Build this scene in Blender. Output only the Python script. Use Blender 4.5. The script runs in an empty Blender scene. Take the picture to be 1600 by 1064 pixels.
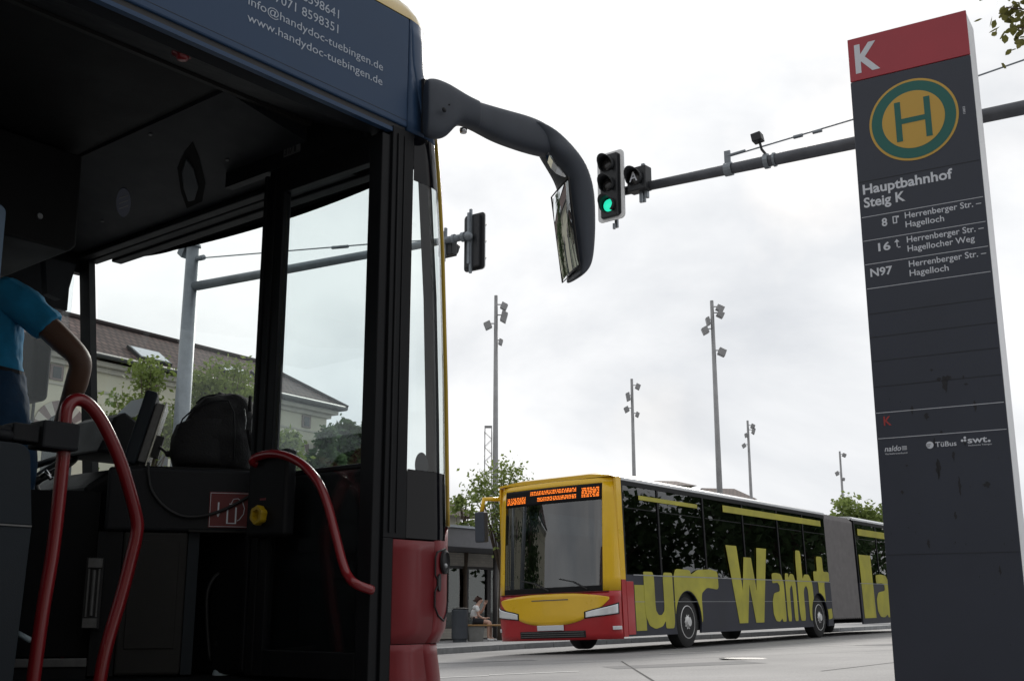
import bpy, bmesh, math, random
from mathutils import Vector, Matrix
R = math.radians
random.seed(7)
scn = bpy.context.scene
COL = scn.collection

# ------------------------------------------------------------------ camera
FOC = 1780.0                      # focal length in photo pixels (1600 wide)
TH = math.atan(423 / 1780.0)      # pitch above the horizon
CAMZ = 0.60
cam_d = bpy.data.cameras.new('camera')
cam = bpy.data.objects.new('camera', cam_d)
COL.objects.link(cam)
cam.location = (0, 0, CAMZ)
cam.rotation_euler = (math.pi / 2 + TH, 0, 0)
cam_d.sensor_fit = 'HORIZONTAL'
cam_d.sensor_width = 36
cam_d.lens = 36 * FOC / 1600
cam_d.clip_start = 0.05
cam_d.clip_end = 3000
scn.camera = cam

# ------------------------------------------------------------------ world, sun, exposure
SUN_EL, SUN_AZ = 27.0, 13.0       # elevation, azimuth to the right of the view (degrees)
w = bpy.data.worlds.new('World'); scn.world = w; w.use_nodes = True
nt = w.node_tree; nt.nodes.clear()
def N(t, **k):
    n = nt.nodes.new(t)
    for a, b in k.items(): setattr(n, a, b)
    return n
out = N('ShaderNodeOutputWorld'); bg = N('ShaderNodeBackground')
sky = N('ShaderNodeTexSky', sky_type='NISHITA', sun_disc=False)
sky.sun_elevation = R(SUN_EL); sky.sun_rotation = R(SUN_AZ); sky.air_density = 1.0; sky.dust_density = 2.0
tc = N('ShaderNodeTexCoord')
mp = N('ShaderNodeMapping'); mp.inputs['Scale'].default_value = (1.0, 1.0, 1.9); mp.inputs['Location'].default_value = (0.35, 0.1, 0.2)
n1 = N('ShaderNodeTexNoise'); n1.inputs['Scale'].default_value = 2.3; n1.inputs['Detail'].default_value = 8; n1.inputs['Roughness'].default_value = 0.52; n1.inputs['Distortion'].default_value = 0.25
n2 = N('ShaderNodeTexNoise'); n2.inputs['Scale'].default_value = 3.4; n2.inputs['Detail'].default_value = 6; n2.inputs['Roughness'].default_value = 0.5
r1 = N('ShaderNodeValToRGB')      # cloud body brightness (radiance before the background strength)
r1.color_ramp.elements[0].position = 0.33; r1.color_ramp.elements[0].color = (5.1, 5.3, 5.6, 1)
r1.color_ramp.elements[1].position = 0.60; r1.color_ramp.elements[1].color = (8.4, 8.4, 8.4, 1)
r2 = N('ShaderNodeValToRGB')      # how much cloud covers the blue
r2.color_ramp.elements[0].position = 0.22; r2.color_ramp.elements[0].color = (0.88, 0.88, 0.88, 1)
r2.color_ramp.elements[1].position = 0.46; r2.color_ramp.elements[1].color = (1, 1, 1, 1)
sd = Vector((math.sin(R(SUN_AZ)) * math.cos(R(SUN_EL)), math.cos(R(SUN_AZ)) * math.cos(R(SUN_EL)), math.sin(R(SUN_EL))))
dot = N('ShaderNodeVectorMath', operation='DOT_PRODUCT'); dot.inputs[1].default_value = sd
mr = N('ShaderNodeMapRange'); mr.inputs['From Min'].default_value = -1; mr.inputs['From Max'].default_value = 1
mr.inputs['To Min'].default_value = 0.58; mr.inputs['To Max'].default_value = 1.17
pw = N('ShaderNodeMath', operation='MULTIPLY')
mul = N('ShaderNodeVectorMath', operation='SCALE')
mix = N('ShaderNodeMix', data_type='RGBA')
L_ = nt.links.new
L_(tc.outputs['Generated'], mp.inputs['Vector']); L_(mp.outputs['Vector'], n1.inputs['Vector']); L_(tc.outputs['Generated'], n2.inputs['Vector'])
L_(n1.outputs['Fac'], r1.inputs['Fac']); L_(n2.outputs['Fac'], r2.inputs['Fac'])
L_(tc.outputs['Generated'], dot.inputs[0]); L_(dot.outputs['Value'], mr.inputs['Value'])
L_(r1.outputs['Color'], mul.inputs[0]); L_(mr.outputs['Result'], mul.inputs['Scale'])
L_(r2.outputs['Color'], mix.inputs['Factor']); L_(sky.outputs['Color'], mix.inputs['A']); L_(mul.outputs['Vector'], mix.inputs['B'])
L_(mix.outputs['Result'], bg.inputs['Color']); bg.inputs['Strength'].default_value = 0.11
L_(bg.outputs['Background'], out.inputs['Surface'])

sun_d = bpy.data.lights.new('sun', 'SUN'); sun = bpy.data.objects.new('sun', sun_d); COL.objects.link(sun)
sun_d.energy = 1.3; sun_d.angle = R(12); sun_d.color = (1.0, 0.95, 0.88)
sun.rotation_euler = (-sd).to_track_quat('-Z', 'Y').to_euler()
sun.location = (10, 40, 30)
scn.view_settings.view_transform = 'Standard'; scn.view_settings.look = 'None'
scn.view_settings.exposure = 0.12; scn.view_settings.gamma = 1
scn.cycles.max_bounces = 10; scn.cycles.transparent_max_bounces = 24
scn.cycles.glossy_bounces = 5

# ------------------------------------------------------------------ helpers
def at(u, v, Y):
    """world point seen at photo pixel (u,v) at depth Y in front of the camera"""
    a = 532 - v
    d = Vector((u - 800, FOC * math.cos(TH) - a * math.sin(TH), FOC * math.sin(TH) + a * math.cos(TH)))
    return Vector((0, 0, CAMZ)) + d * (Y / d.y)
def gz(x, y):
    return .077 + .0307 * min(max(x, -10), 14) - .0115 * min(max(y, 0), 45)

MATS = {}
def mat(name, col, rough=0.6, metal=0.0, var=0.0, scale=6.0, bump=0.0, bscale=60.0, coat=0.0, emis=None, es=0.0, spec=0.5):
    if name in MATS: return MATS[name]
    m = bpy.data.materials.new(name); m.use_nodes = True
    t = m.node_tree; b = t.nodes['Principled BSDF']
    b.inputs['Base Color'].default_value = (*col, 1); b.inputs['Roughness'].default_value = rough
    b.inputs['Metallic'].default_value = metal; b.inputs['Specular IOR Level'].default_value = spec
    if coat: b.inputs['Coat Weight'].default_value = coat; b.inputs['Coat Roughness'].default_value = 0.05
    if emis: b.inputs['Emission Color'].default_value = (*emis, 1); b.inputs['Emission Strength'].default_value = es
    tcn = t.nodes.new('ShaderNodeTexCoord')
    if var:
        nz = t.nodes.new('ShaderNodeTexNoise'); nz.inputs['Scale'].default_value = scale; nz.inputs['Detail'].default_value = 6; nz.inputs['Roughness'].default_value = .6
        cr = t.nodes.new('ShaderNodeValToRGB')
        cr.color_ramp.elements[0].position = .3; cr.color_ramp.elements[0].color = (*[c * (1 - var) for c in col], 1)
        cr.color_ramp.elements[1].position = .7; cr.color_ramp.elements[1].color = (*[min(1, c * (1 + var)) for c in col], 1)
        t.links.new(tcn.outputs['Object'], nz.inputs['Vector']); t.links.new(nz.outputs['Fac'], cr.inputs['Fac']); t.links.new(cr.outputs['Color'], b.inputs['Base Color'])
        mrn = t.nodes.new('ShaderNodeMapRange'); mrn.inputs['To Min'].default_value = max(.02, rough * .8); mrn.inputs['To Max'].default_value = min(1, rough * 1.25)
        t.links.new(nz.outputs['Fac'], mrn.inputs['Value']); t.links.new(mrn.outputs['Result'], b.inputs['Roughness'])
    if bump:
        nb = t.nodes.new('ShaderNodeTexNoise'); nb.inputs['Scale'].default_value = bscale; nb.inputs['Detail'].default_value = 4
        bp = t.nodes.new('ShaderNodeBump'); bp.inputs['Strength'].default_value = bump; bp.inputs['Distance'].default_value = .01
        t.links.new(tcn.outputs['Object'], nb.inputs['Vector']); t.links.new(nb.outputs['Fac'], bp.inputs['Height']); t.links.new(bp.outputs['Normal'], b.inputs['Normal'])
    MATS[name] = m
    return m
def glass(name, tint, refl=0.05, rough=0.0):
    m = bpy.data.materials.new(name); m.use_nodes = True; t = m.node_tree; t.nodes.clear()
    o = t.nodes.new('ShaderNodeOutputMaterial'); tr = t.nodes.new('ShaderNodeBsdfTransparent'); gl = t.nodes.new('ShaderNodeBsdfGlossy')
    tr.inputs['Color'].default_value = (*tint, 1); gl.inputs['Roughness'].default_value = rough
    lw = t.nodes.new('ShaderNodeLayerWeight'); lw.inputs['Blend'].default_value = .5
    p = t.nodes.new('ShaderNodeMath'); p.operation = 'POWER'; p.inputs[1].default_value = 4.0
    a = t.nodes.new('ShaderNodeMath'); a.operation = 'MULTIPLY_ADD'; a.inputs[1].default_value = 1 - refl; a.inputs[2].default_value = refl
    mx = t.nodes.new('ShaderNodeMixShader')
    t.links.new(lw.outputs['Facing'], p.inputs[0]); t.links.new(p.outputs[0], a.inputs[0]); t.links.new(a.outputs[0], mx.inputs[0])
    t.links.new(tr.outputs[0], mx.inputs[1]); t.links.new(gl.outputs[0], mx.inputs[2]); t.links.new(mx.outputs[0], o.inputs['Surface'])
    MATS[name] = m
    return m

class MB:
    def __init__(s): s.v = []; s.f = []
    def add(s, vs, fs):
        k = len(s.v); s.v += [tuple(p) for p in vs]; s.f += [tuple(i + k for i in f) for f in fs]; return s
    def box(s, a, b):
        x0, y0, z0 = a; x1, y1, z1 = b
        return s.add([(x0,y0,z0),(x1,y0,z0),(x1,y1,z0),(x0,y1,z0),(x0,y0,z1),(x1,y0,z1),(x1,y1,z1),(x0,y1,z1)],
                     [(0,3,2,1),(4,5,6,7),(0,1,5,4),(1,2,6,5),(2,3,7,6),(3,0,4,7)])
    def obox(s, c, ax, ay, az):
        """box centred at c with half-axis vectors"""
        c, ax, ay, az = map(Vector, (c, ax, ay, az))
        P = [c + ax*i + ay*j + az*k for k in (-1,1) for i, j in ((-1,-1),(1,-1),(1,1),(-1,1))]
        return s.add(P, [(0,3,2,1),(4,5,6,7),(0,1,5,4),(1,2,6,5),(2,3,7,6),(3,0,4,7)])
    def rings(s, rs, cap=True, close=True):
        n = len(rs[0]); k = len(s.v)
        for r in rs: s.v += [tuple(p) for p in r]
        for i in range(len(rs) - 1):
            for j in range(n if close else n - 1):
                a = k + i*n + j; b = k + i*n + (j+1) % n
                s.f.append((a, b, b + n, a + n))
        if cap:
            s.f.append(tuple(k + j for j in reversed(range(n))))
            s.f.append(tuple(k + (len(rs)-1)*n + j for j in range(n)))
        return s
    def prism(s, poly, fn, d0, d1):
        """poly 2D, fn(a,b,d)->3D"""
        n = len(poly)
        return s.rings([[fn(a, b, d0) for a, b in poly], [fn(a, b, d1) for a, b in poly]])
    def tube(s, pts, r, n=12, cap=True):
        pts = [Vector(p) for p in pts]; rr = r if isinstance(r, (list, tuple)) else [r]*len(pts)
        rs = []; up = Vector((0.123, 0.456, 0.88)).normalized(); prev = None
        for i, p in enumerate(pts):
            t = (pts[min(i+1, len(pts)-1)] - pts[max(i-1, 0)]).normalized()
            if prev is None: a = t.cross(up).normalized()
            else: a = (prev - t * prev.dot(t)).normalized()
            prev = a; b = t.cross(a)
            rs.append([p + a*math.cos(2*math.pi*j/n)*rr[i] + b*math.sin(2*math.pi*j/n)*rr[i] for j in range(n)])
        return s.rings(rs, cap)
    def cyl(s, a, b, r, r2=None, n=16): return s.tube([a, b], [r, r if r2 is None else r2], n)
    def lathe(s, c, prof, axis='z', n=24):
        c = Vector(c); rs = []
        for r, h in prof:
            ring = []
            for j in range(n):
                q = 2*math.pi*j/n; a, b = r*math.cos(q), r*math.sin(q)
                ring.append(c + (Vector((a, b, h)) if axis == 'z' else Vector((a, h, b)) if axis == 'y' else Vector((h, a, b))))
            rs.append(ring)
        return s.rings(rs)
    def quad(s, *p): return s.add(p, [tuple(range(len(p)))])
    def ball(s, c, r, n=12, m=8, sc=(1,1,1)):
        c = Vector(c); rs = []
        for i in range(m+1):
            t = math.pi * (0.02 + .96*i/m) 
            rs.append([c + Vector((sc[0]*r*math.sin(t)*math.cos(2*math.pi*j/n), sc[1]*r*math.sin(t)*math.sin(2*math.pi*j/n), sc[2]*r*math.cos(t))) for j in range(n)])
        return s.rings(rs)
    def xf(s, M):
        s.v = [tuple(M @ Vector(p)) for p in s.v]; return s

def obj(name, mb, m, parent=None, smooth=False, bevel=0.0, seg=2, auto=False):
    me = bpy.data.meshes.new(name); me.from_pydata(mb.v, [], mb.f)
    bm = bmesh.new(); bm.from_mesh(me); bmesh.ops.recalc_face_normals(bm, faces=bm.faces); bm.to_mesh(me); bm.free()
    me.materials.append(MATS[m] if isinstance(m, str) else m)
    if smooth or auto:
        for p in me.polygons: p.use_smooth = True
        if auto:
            try: me.set_sharp_from_angle(angle=R(38))
            except Exception: pass
    o = bpy.data.objects.new(name, me); COL.objects.link(o)
    if parent: o.parent = parent
    if bevel:
        b = o.modifiers.new('bevel', 'BEVEL'); b.width = bevel; b.segments = seg; b.limit_method = 'ANGLE'; b.angle_limit = R(40)
    return o
def tag(o, label=None, cat=None, group=None, kind=None):
    if label: o['label'] = label
    if cat: o['category'] = cat
    if group: o['group'] = group
    if kind: o['kind'] = kind
    return o
def thing(name, label, cat, loc=(0,0,0), rz=0.0, group=None):
    o = bpy.data.objects.new(name, None); COL.objects.link(o); o.location = loc; o.rotation_euler = (0, 0, rz); o.empty_display_size = .2
    return tag(o, label, cat, group)
def copy_tree(o, parent=None):
    c = o.copy(); COL.objects.link(c); c.parent = parent
    for ch in o.children: copy_tree(ch, c)
    return c

def text(name, body, m, parent, origin, width=None, height=None, bold=0.0, rz=0.0, shear=0.0, thick=.0015, rx=90, label=None):
    """text standing in the x-z plane of its parent, baseline start at origin, scaled to width / cap height"""
    cu = bpy.data.curves.new(name, 'FONT'); cu.body = body; cu.size = 1; cu.offset = bold; cu.shear = shear; cu.extrude = 0.0; cu.resolution_u = 3
    t = bpy.data.objects.new(name, cu); COL.objects.link(t)
    dg = bpy.context.evaluated_depsgraph_get(); me = bpy.data.meshes.new_from_object(t.evaluated_get(dg))
    bpy.data.objects.remove(t)
    xs = [v.co.x for v in me.vertices]
    x0, x1 = min(xs), max(xs)
    capcu = 0.72
    sx = width / (x1 - x0) if width else None
    sz = height / capcu if height else sx
    if sx is None: sx = sz
    for v in me.vertices: v.co = ((v.co.x - x0)*sx, v.co.y*sz, 0)
    for p_ in me.polygons: p_.use_smooth = False
    me.name = name; me.materials.clear(); me.materials.append(MATS[m])
    o = bpy.data.objects.new(name, me); COL.objects.link(o); o.parent = parent
    o.location = origin; o.rotation_euler = (R(rx), 0, rz)
    so = o.modifiers.new('thick', 'SOLIDIFY'); so.thickness = thick; so.offset = 1
    if label: o['label'] = label
    return o

def skin(name, joints, edges, m, parent, lvl=1, root=0):
    me = bpy.data.meshes.new(name); bm = bmesh.new(); lay = bm.verts.layers.skin.verify()
    vs = []
    for i, j in enumerate(joints):
        v = bm.verts.new(j[0]); v[lay].radius = (j[1], j[1]); v[lay].use_root = (i == root); vs.append(v)
    for a_, b_ in edges: bm.edges.new((vs[a_], vs[b_]))
    bm.to_mesh(me); bm.free()
    o = bpy.data.objects.new(name, me); COL.objects.link(o)
    if parent: o.parent = parent
    o.modifiers.new('skin', 'SKIN').use_smooth_shade = True
    s2 = o.modifiers.new('sub', 'SUBSURF'); s2.levels = lvl; s2.render_levels = lvl + 1
    me.materials.append(MATS[m] if isinstance(m, str) else m)
    return o

# ------------------------------------------------------------------ materials
mat('blue_paint', (.025, .056, .118), .4, var=.06, scale=2, spec=.25)
mat('yellow_paint', (.52, .34, .03), .25, var=.05, scale=3, coat=.5)
mat('bus_yellow', (.82, .50, .012), .28, var=.05, scale=2, coat=.4)
mat('red_paint', (.175, .012, .017), .42, var=.08, scale=5, coat=.08, spec=.35)
mat('bus_red', (.42, .012, .018), .3, var=.06, scale=3, coat=.3)
mat('glass_black', (.004, .004, .006), .05, spec=.16)
mat('black_rubber', (.012, .012, .014), .55, var=.2, scale=20, bump=.1)
mat('black_frame', (.007, .0075, .009), .45, spec=.16, var=.15, scale=8)
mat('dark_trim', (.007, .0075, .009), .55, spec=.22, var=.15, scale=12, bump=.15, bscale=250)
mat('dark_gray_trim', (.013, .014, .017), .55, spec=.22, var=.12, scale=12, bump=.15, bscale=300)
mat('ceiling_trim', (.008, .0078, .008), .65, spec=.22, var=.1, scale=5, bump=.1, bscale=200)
mat('slate_panel', (.016, .021, .027), .55, spec=.22, var=.1, scale=4, bump=.1, bscale=300)
mat('pale_blue_panel', (.08, .14, .22), .4, var=.08)
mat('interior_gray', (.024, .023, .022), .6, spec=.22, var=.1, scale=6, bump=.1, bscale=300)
mat('rail_red', (.19, .007, .011), .30, var=.05, scale=10, coat=.3)
mat('mirror_shell', (.040, .049, .068), .48, var=.1, scale=20, bump=.25, bscale=900)
mat('mirror', (.85, .87, .88), .01, metal=1.0)
mat('chrome', (.6, .6, .62), .25, metal=1.0, var=.1)
mat('steel', (.35, .36, .37), .4, metal=.8, var=.15)
mat('dull_metal', (.13, .13, .13), .5, metal=.3, var=.2, scale=30)
mat('lettering', (.42, .47, .55), .5)
mat('white_lettering', (.72, .75, .82), .55)
mat('pylon_dark', (.038, .045, .066), .48, var=.07, scale=2.5, bump=.04, bscale=6)
mat('pylon_red', (.42, .045, .065), .42, var=.05, scale=4)
mat('pylon_side', (.93, .94, .97), .4, var=.04)
mat('sign_yellow', (.62, .38, .07), .5, var=.03)
mat('sign_green', (.015, .135, .115), .5, var=.05)
mat('stain', (.022, .023, .028), .7)
mat('pylon_seam', (.025, .026, .032), .7)
mat('red_letter', (.42, .05, .05), .5)
mat('galvanised', (.22, .245, .27), .45, metal=.5, var=.2, scale=4, bump=.1, bscale=40)
mat('mast_dark', (.10, .105, .12), .5, metal=.3, var=.2, scale=5)
mat('lamp_pole', (.34, .34, .345), .5, metal=.4, var=.15, scale=3)  # galvanised grey, lightened so the colour carries the veiling haze
mat('signal_black', (.020, .022, .026), .5, var=.15)
mat('signal_border', (.86, .87, .88), .5, var=.05)
mat('lens_off', (.03, .028, .028), .2)
mat('green_light', (.01, .35, .22), .3, emis=(.02, .72, .45), es=1.0)
mat('amber_led', (.8, .2, .02), .4, emis=(1.0, .20, .02), es=1.1)
mat('skin', (.12, .058, .036), .5, var=.1, scale=15, bump=.1, bscale=200)
mat('pale_skin', (.55, .34, .26), .5)
mat('blue_shirt', (.012, .23, .45), .85, var=.15, scale=9, bump=.5, bscale=18)
mat('jeans', (.010, .045, .105), .85, var=.2, scale=14, bump=.4, bscale=30)
mat('white_cotton', (.75, .75, .75), .85, var=.05)
mat('black_cotton', (.02, .02, .025), .85, var=.2)
mat('hair', (.05, .018, .012), .6, var=.3, scale=40)
mat('dark_hair', (.02, .015, .012), .6, var=.3, scale=40)
mat('bag_nylon', (.010, .010, .012), .8, var=.3, scale=20, bump=.5, bscale=150)
mat('knob_yellow', (.38, .25, .006), .45, var=.05)
mat('sign_red', (.13, .007, .010), .45)
mat('extinguisher_red', (.80, .03, .03), .3)
mat('paper', (.75, .77, .78), .7)
mat('pale_label', (.45, .55, .60), .6)
mat('tyre', (.015, .015, .016), .8, var=.2, scale=20)
mat('rim', (.66, .66, .66), .45, metal=.4, var=.15)
mat('bellows', (.20, .19, .19), .8, var=.12, scale=5)
mat('bus_slate', (.024, .026, .040), .45, var=.25, scale=1.5, spec=.3)
mat('film_yellow', (.40, .37, .035), .5, var=.22, scale=1.6)
mat('roof_white', (.72, .74, .76), .4, var=.05)
mat('headlamp', (.75, .77, .8), .15, metal=.2)
mat('plate_white', (.72, .74, .78), .5)
mat('kerb_stone', (.36, .37, .38), .8, var=.15, scale=6, bump=.2)
mat('seam_dark', (.05, .05, .05), .9)
mat('road_paint', (.68, .68, .66), .7, var=.15, scale=4)
mat('canopy_metal', (.20, .20, .22), .5, metal=.2, var=.08)
mat('canopy_edge', (.50, .54, .60), .4, metal=.3)
mat('kiosk_frame', (.06, .055, .055), .5, var=.1)
mat('bin_gray', (.075, .085, .10), .5, metal=.2, var=.1)
mat('concrete', (.24, .24, .23), .85, var=.12, scale=8, bump=.3)
mat('bench_wood', (.38, .22, .09), .6, var=.25, scale=12)
mat('bark', (.10, .075, .055), .9, var=.3, scale=12, bump=.6, bscale=30)
mat('stone_trim', (.55, .53, .46), .8, var=.1, scale=2)
mat('window_dark', (.05, .06, .065), .2)
mat('skylight', (.62, .68, .72), .15)
mat('voussoir', (.26, .21, .20), .85, var=.1)
mat('gutter', (.055, .06, .06), .5)
glass('window_glass', (.93, .962, .965), .04)
glass('windscreen_glass', (.93, .97, .965), .05)
glass('bus_window', (.13, .145, .15), .08)
glass('bus_windscreen', (.30, .37, .40), .20)
glass('kiosk_glass', (.55, .62, .60), .08)

def leafmat(name, c1, c2):
    m = bpy.data.materials.new(name); m.use_nodes = True; t = m.node_tree; b = t.nodes['Principled BSDF']
    b.inputs['Roughness'].default_value = .55; b.inputs['Specular IOR Level'].default_value = .3
    oi = t.nodes.new('ShaderNodeTexCoord'); nz = t.nodes.new('ShaderNodeTexNoise'); nz.inputs['Scale'].default_value = 3.0; nz.inputs['Detail'].default_value = 5
    cr = t.nodes.new('ShaderNodeValToRGB'); cr.color_ramp.elements[0].position = .35; cr.color_ramp.elements[1].position = .65
    cr.color_ramp.elements[0].color = (*c1, 1); cr.color_ramp.elements[1].color = (*c2, 1)
    t.links.new(oi.outputs['Object'], nz.inputs['Vector']); t.links.new(nz.outputs['Fac'], cr.inputs['Fac']); t.links.new(cr.outputs['Color'], b.inputs['Base Color'])
    tr = t.nodes.new('ShaderNodeBsdfTranslucent'); t.links.new(cr.outputs['Color'], tr.inputs['Color'])
    mx = t.nodes.new('ShaderNodeMixShader'); mx.inputs[0].default_value = .45
    o = t.nodes['Material Output']; t.links.new(b.outputs[0], mx.inputs[1]); t.links.new(tr.outputs[0], mx.inputs[2]); t.links.new(mx.outputs[0], o.inputs['Surface'])
    MATS[name] = m
leafmat('leaf_light', (.15, .20, .05), (.28, .35, .11))
leafmat('leaf_dark', (.045, .085, .035), (.095, .15, .065))
leafmat('leaf_near', (.10, .10, .025), (.20, .19, .06))

def asphalt():
    m = bpy.data.materials.new('asphalt'); m.use_nodes = True; t = m.node_tree; b = t.nodes['Principled BSDF']
    tcn = t.nodes.new('ShaderNodeTexCoord')
    a = t.nodes.new('ShaderNodeTexNoise'); a.inputs['Scale'].default_value = .5; a.inputs['Detail'].default_value = 6
    c = t.nodes.new('ShaderNodeTexNoise'); c.inputs['Scale'].default_value = 45; c.inputs['Detail'].default_value = 3
    ra = t.nodes.new('ShaderNodeValToRGB'); ra.color_ramp.elements[0].position = .3; ra.color_ramp.elements[0].color = (.205, .203, .207, 1); ra.color_ramp.elements[1].position = .7; ra.color_ramp.elements[1].color = (.32, .315, .315, 1)
    rc = t.nodes.new('ShaderNodeValToRGB'); rc.color_ramp.elements[0].position = .3; rc.color_ramp.elements[0].color = (.75, .75, .75, 1); rc.color_ramp.elements[1].position = .7; rc.color_ramp.elements[1].color = (1.12, 1.12, 1.12, 1)
    mu = t.nodes.new('ShaderNodeMix'); mu.data_type = 'RGBA'; mu.blend_type = 'MULTIPLY'; mu.inputs['Factor'].default_value = 1
    for n in (a, c): t.links.new(tcn.outputs['Object'], n.inputs['Vector'])
    t.links.new(a.outputs['Fac'], ra.inputs['Fac']); t.links.new(c.outputs['Fac'], rc.inputs['Fac'])
    t.links.new(ra.outputs['Color'], mu.inputs['A']); t.links.new(rc.outputs['Color'], mu.inputs['B']); t.links.new(mu.outputs['Result'], b.inputs['Base Color'])
    b.inputs['Roughness'].default_value = .75
    bp = t.nodes.new('ShaderNodeBump'); bp.inputs['Strength'].default_value = .25; bp.inputs['Distance'].default_value = .004
    t.links.new(c.outputs['Fac'], bp.inputs['Height']); t.links.new(bp.outputs['Normal'], b.inputs['Normal'])
    MATS['asphalt'] = m
asphalt()
mat('pavement', (.25, .25, .255), .8, var=.12, scale=.9, bump=.15, bscale=30)

def brickmat(name, c1, c2, mortar, sx, bw, rh, rough=.8, bump=.3, vec='UV', msize=.02):
    m = bpy.data.materials.new(name); m.use_nodes = True; t = m.node_tree; b = t.nodes['Principled BSDF']
    tcn = t.nodes.new('ShaderNodeTexCoord'); br = t.nodes.new('ShaderNodeTexBrick')
    br.inputs['Color1'].default_value = (*c1, 1); br.inputs['Color2'].default_value = (*c2, 1); br.inputs['Mortar'].default_value = (*mortar, 1)
    br.inputs['Scale'].default_value = sx; br.inputs['Brick Width'].default_value = bw; br.inputs['Row Height'].default_value = rh; br.inputs['Mortar Size'].default_value = msize
    nz = t.nodes.new('ShaderNodeTexNoise'); nz.inputs['Scale'].default_value = 1.2; nz.inputs['Detail'].default_value = 5
    mr_ = t.nodes.new('ShaderNodeMapRange'); mr_.inputs['To Min'].default_value = .75; mr_.inputs['To Max'].default_value = 1.25
    mu = t.nodes.new('ShaderNodeVectorMath'); mu.operation = 'SCALE'
    t.links.new(tcn.outputs['UV'], br.inputs['Vector']); t.links.new(tcn.outputs['Object'], nz.inputs['Vector'])
    t.links.new(nz.outputs['Fac'], mr_.inputs['Value']); t.links.new(br.outputs['Color'], mu.inputs[0]); t.links.new(mr_.outputs['Result'], mu.inputs['Scale'])
    t.links.new(mu.outputs['Vector'], b.inputs['Base Color']); b.inputs['Roughness'].default_value = rough
    bp = t.nodes.new('ShaderNodeBump'); bp.inputs['Strength'].default_value = bump; bp.inputs['Distance'].default_value = .02; bp.invert = True
    t.links.new(br.outputs['Fac'], bp.inputs['Height']); t.links.new(bp.outputs['Normal'], b.inputs['Normal'])
    MATS[name] = m
brickmat('roof_tiles', (.13, .085, .075), (.085, .055, .05), (.03, .02, .02), 1, .28, .33, msize=.035)
brickmat('cream_wall', (.42, .40, .31), (.38, .365, .29), (.34, .325, .26), 1, 1.1, .5, bump=.1, msize=.012)
brickmat('pale_brick', (.52, .49, .43), (.44, .41, .36), (.40, .38, .35), 1, .26, .085, msize=.01)
def uvproj(o, ux, uz):
    """planar uv in metres along two vectors"""
    me = o.data; uv = me.uv_layers.new(name='UVMap'); ux = Vector(ux); uz = Vector(uz)
    for p in me.polygons:
        for li in p.loop_indices:
            co = me.vertices[me.loops[li].vertex_index].co; uv.data[li].uv = (co.dot(ux), co.dot(uz))
    return o

# ------------------------------------------------------------------ ground, road, pavements
def sheet(name, pts, m, dz=0.0, kind='structure'):
    mb = MB(); mb.quad(*[(x, y, gz(x, y) + dz) for x, y in pts]); o = obj(name, mb, m); tag(o, kind=kind); return o
xs = [-900, -300, -120, -60, -30] + [-20 + i for i in range(0, 45)] + [30, 45, 80, 200, 900]
ys = [-400, -100, -40, -20, -10] + [i*1.0 for i in range(-5, 61)] + [75, 100, 160, 300, 700, 2000]
mb = MB(); nx = len(xs)
for y in ys:
    for x in xs: mb.v.append((x, y, gz(x, y)))
for j in range(len(ys)-1):
    for i in range(nx-1): mb.f.append((j*nx+i, j*nx+i+1, (j+1)*nx+i+1, (j+1)*nx+i))
tag(obj('road', mb, 'asphalt', smooth=True), kind='structure')

def offset_poly(line, d):
    res = []
    for i, p in enumerate(line):
        a = Vector(line[max(i-1, 0)]); b = Vector(line[min(i+1, len(line)-1)]); t = (b-a).normalized(); n = Vector((-t.y, t.x))
        res.append((p[0] + n.x*d, p[1] + n.y*d))
    return res
def resample(line, step):
    out_ = []
    for a, b in zip(line[:-1], line[1:]):
        a, b = Vector(a), Vector(b); n = max(1, int((b-a).length/step))
        out_ += [tuple(a.lerp(b, i/n)) for i in range(n)]
    out_.append(line[-1]); return out_
def strip(mb, line, d0, d1, z0, z1, top=True):
    """ribbon following line between offsets d0 and d1, from z0 to z1"""
    A0 = offset_poly(line, d0); B0 = offset_poly(line, d1); rs = []
    for (ax, ay), (bx, by) in zip(A0, B0):
        za, zb = gz(ax, ay), gz(bx, by)
        rs.append([(ax, ay, za+z0), (bx, by, zb+z0), (bx, by, zb+z1), (ax, ay, za+z1)])
    return mb.rings(rs)
kerb = resample([(-16, 4), (-8, 15.5), (-3.4, 21.5), (-1.4, 24.0), (.3, 26.8), (3.0, 29.6), (6.2, 32.8), (10.0, 37.2), (15, 43.5), (22, 52), (34, 67)], .95)
# pavement beyond the kerb
mb = MB(); A0 = offset_poly(kerb, .16); B0 = offset_poly(kerb, 8); C0 = offset_poly(kerb, 22)
for i in range(len(kerb)-1):
    for P, Q in ((A0, B0), (B0, C0)):
        mb.quad(*[(x, y, gz(x, y) + .118) for x, y in (P[i], P[i+1], Q[i+1], Q[i])])
tag(obj('platform_pavement', mb, 'pavement'), kind='structure')
km = MB(); sm = MB()
for i in range(len(kerb)-1):
    seg = [Vector(kerb[i]).lerp(Vector(kerb[i+1]), .008), Vector(kerb[i]).lerp(Vector(kerb[i+1]), .992)]
    strip(km, [tuple(s) for s in seg], 0, .17, -.05, .125)
tag(obj('kerb', km, 'kerb_stone', bevel=.012), kind='structure')
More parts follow.
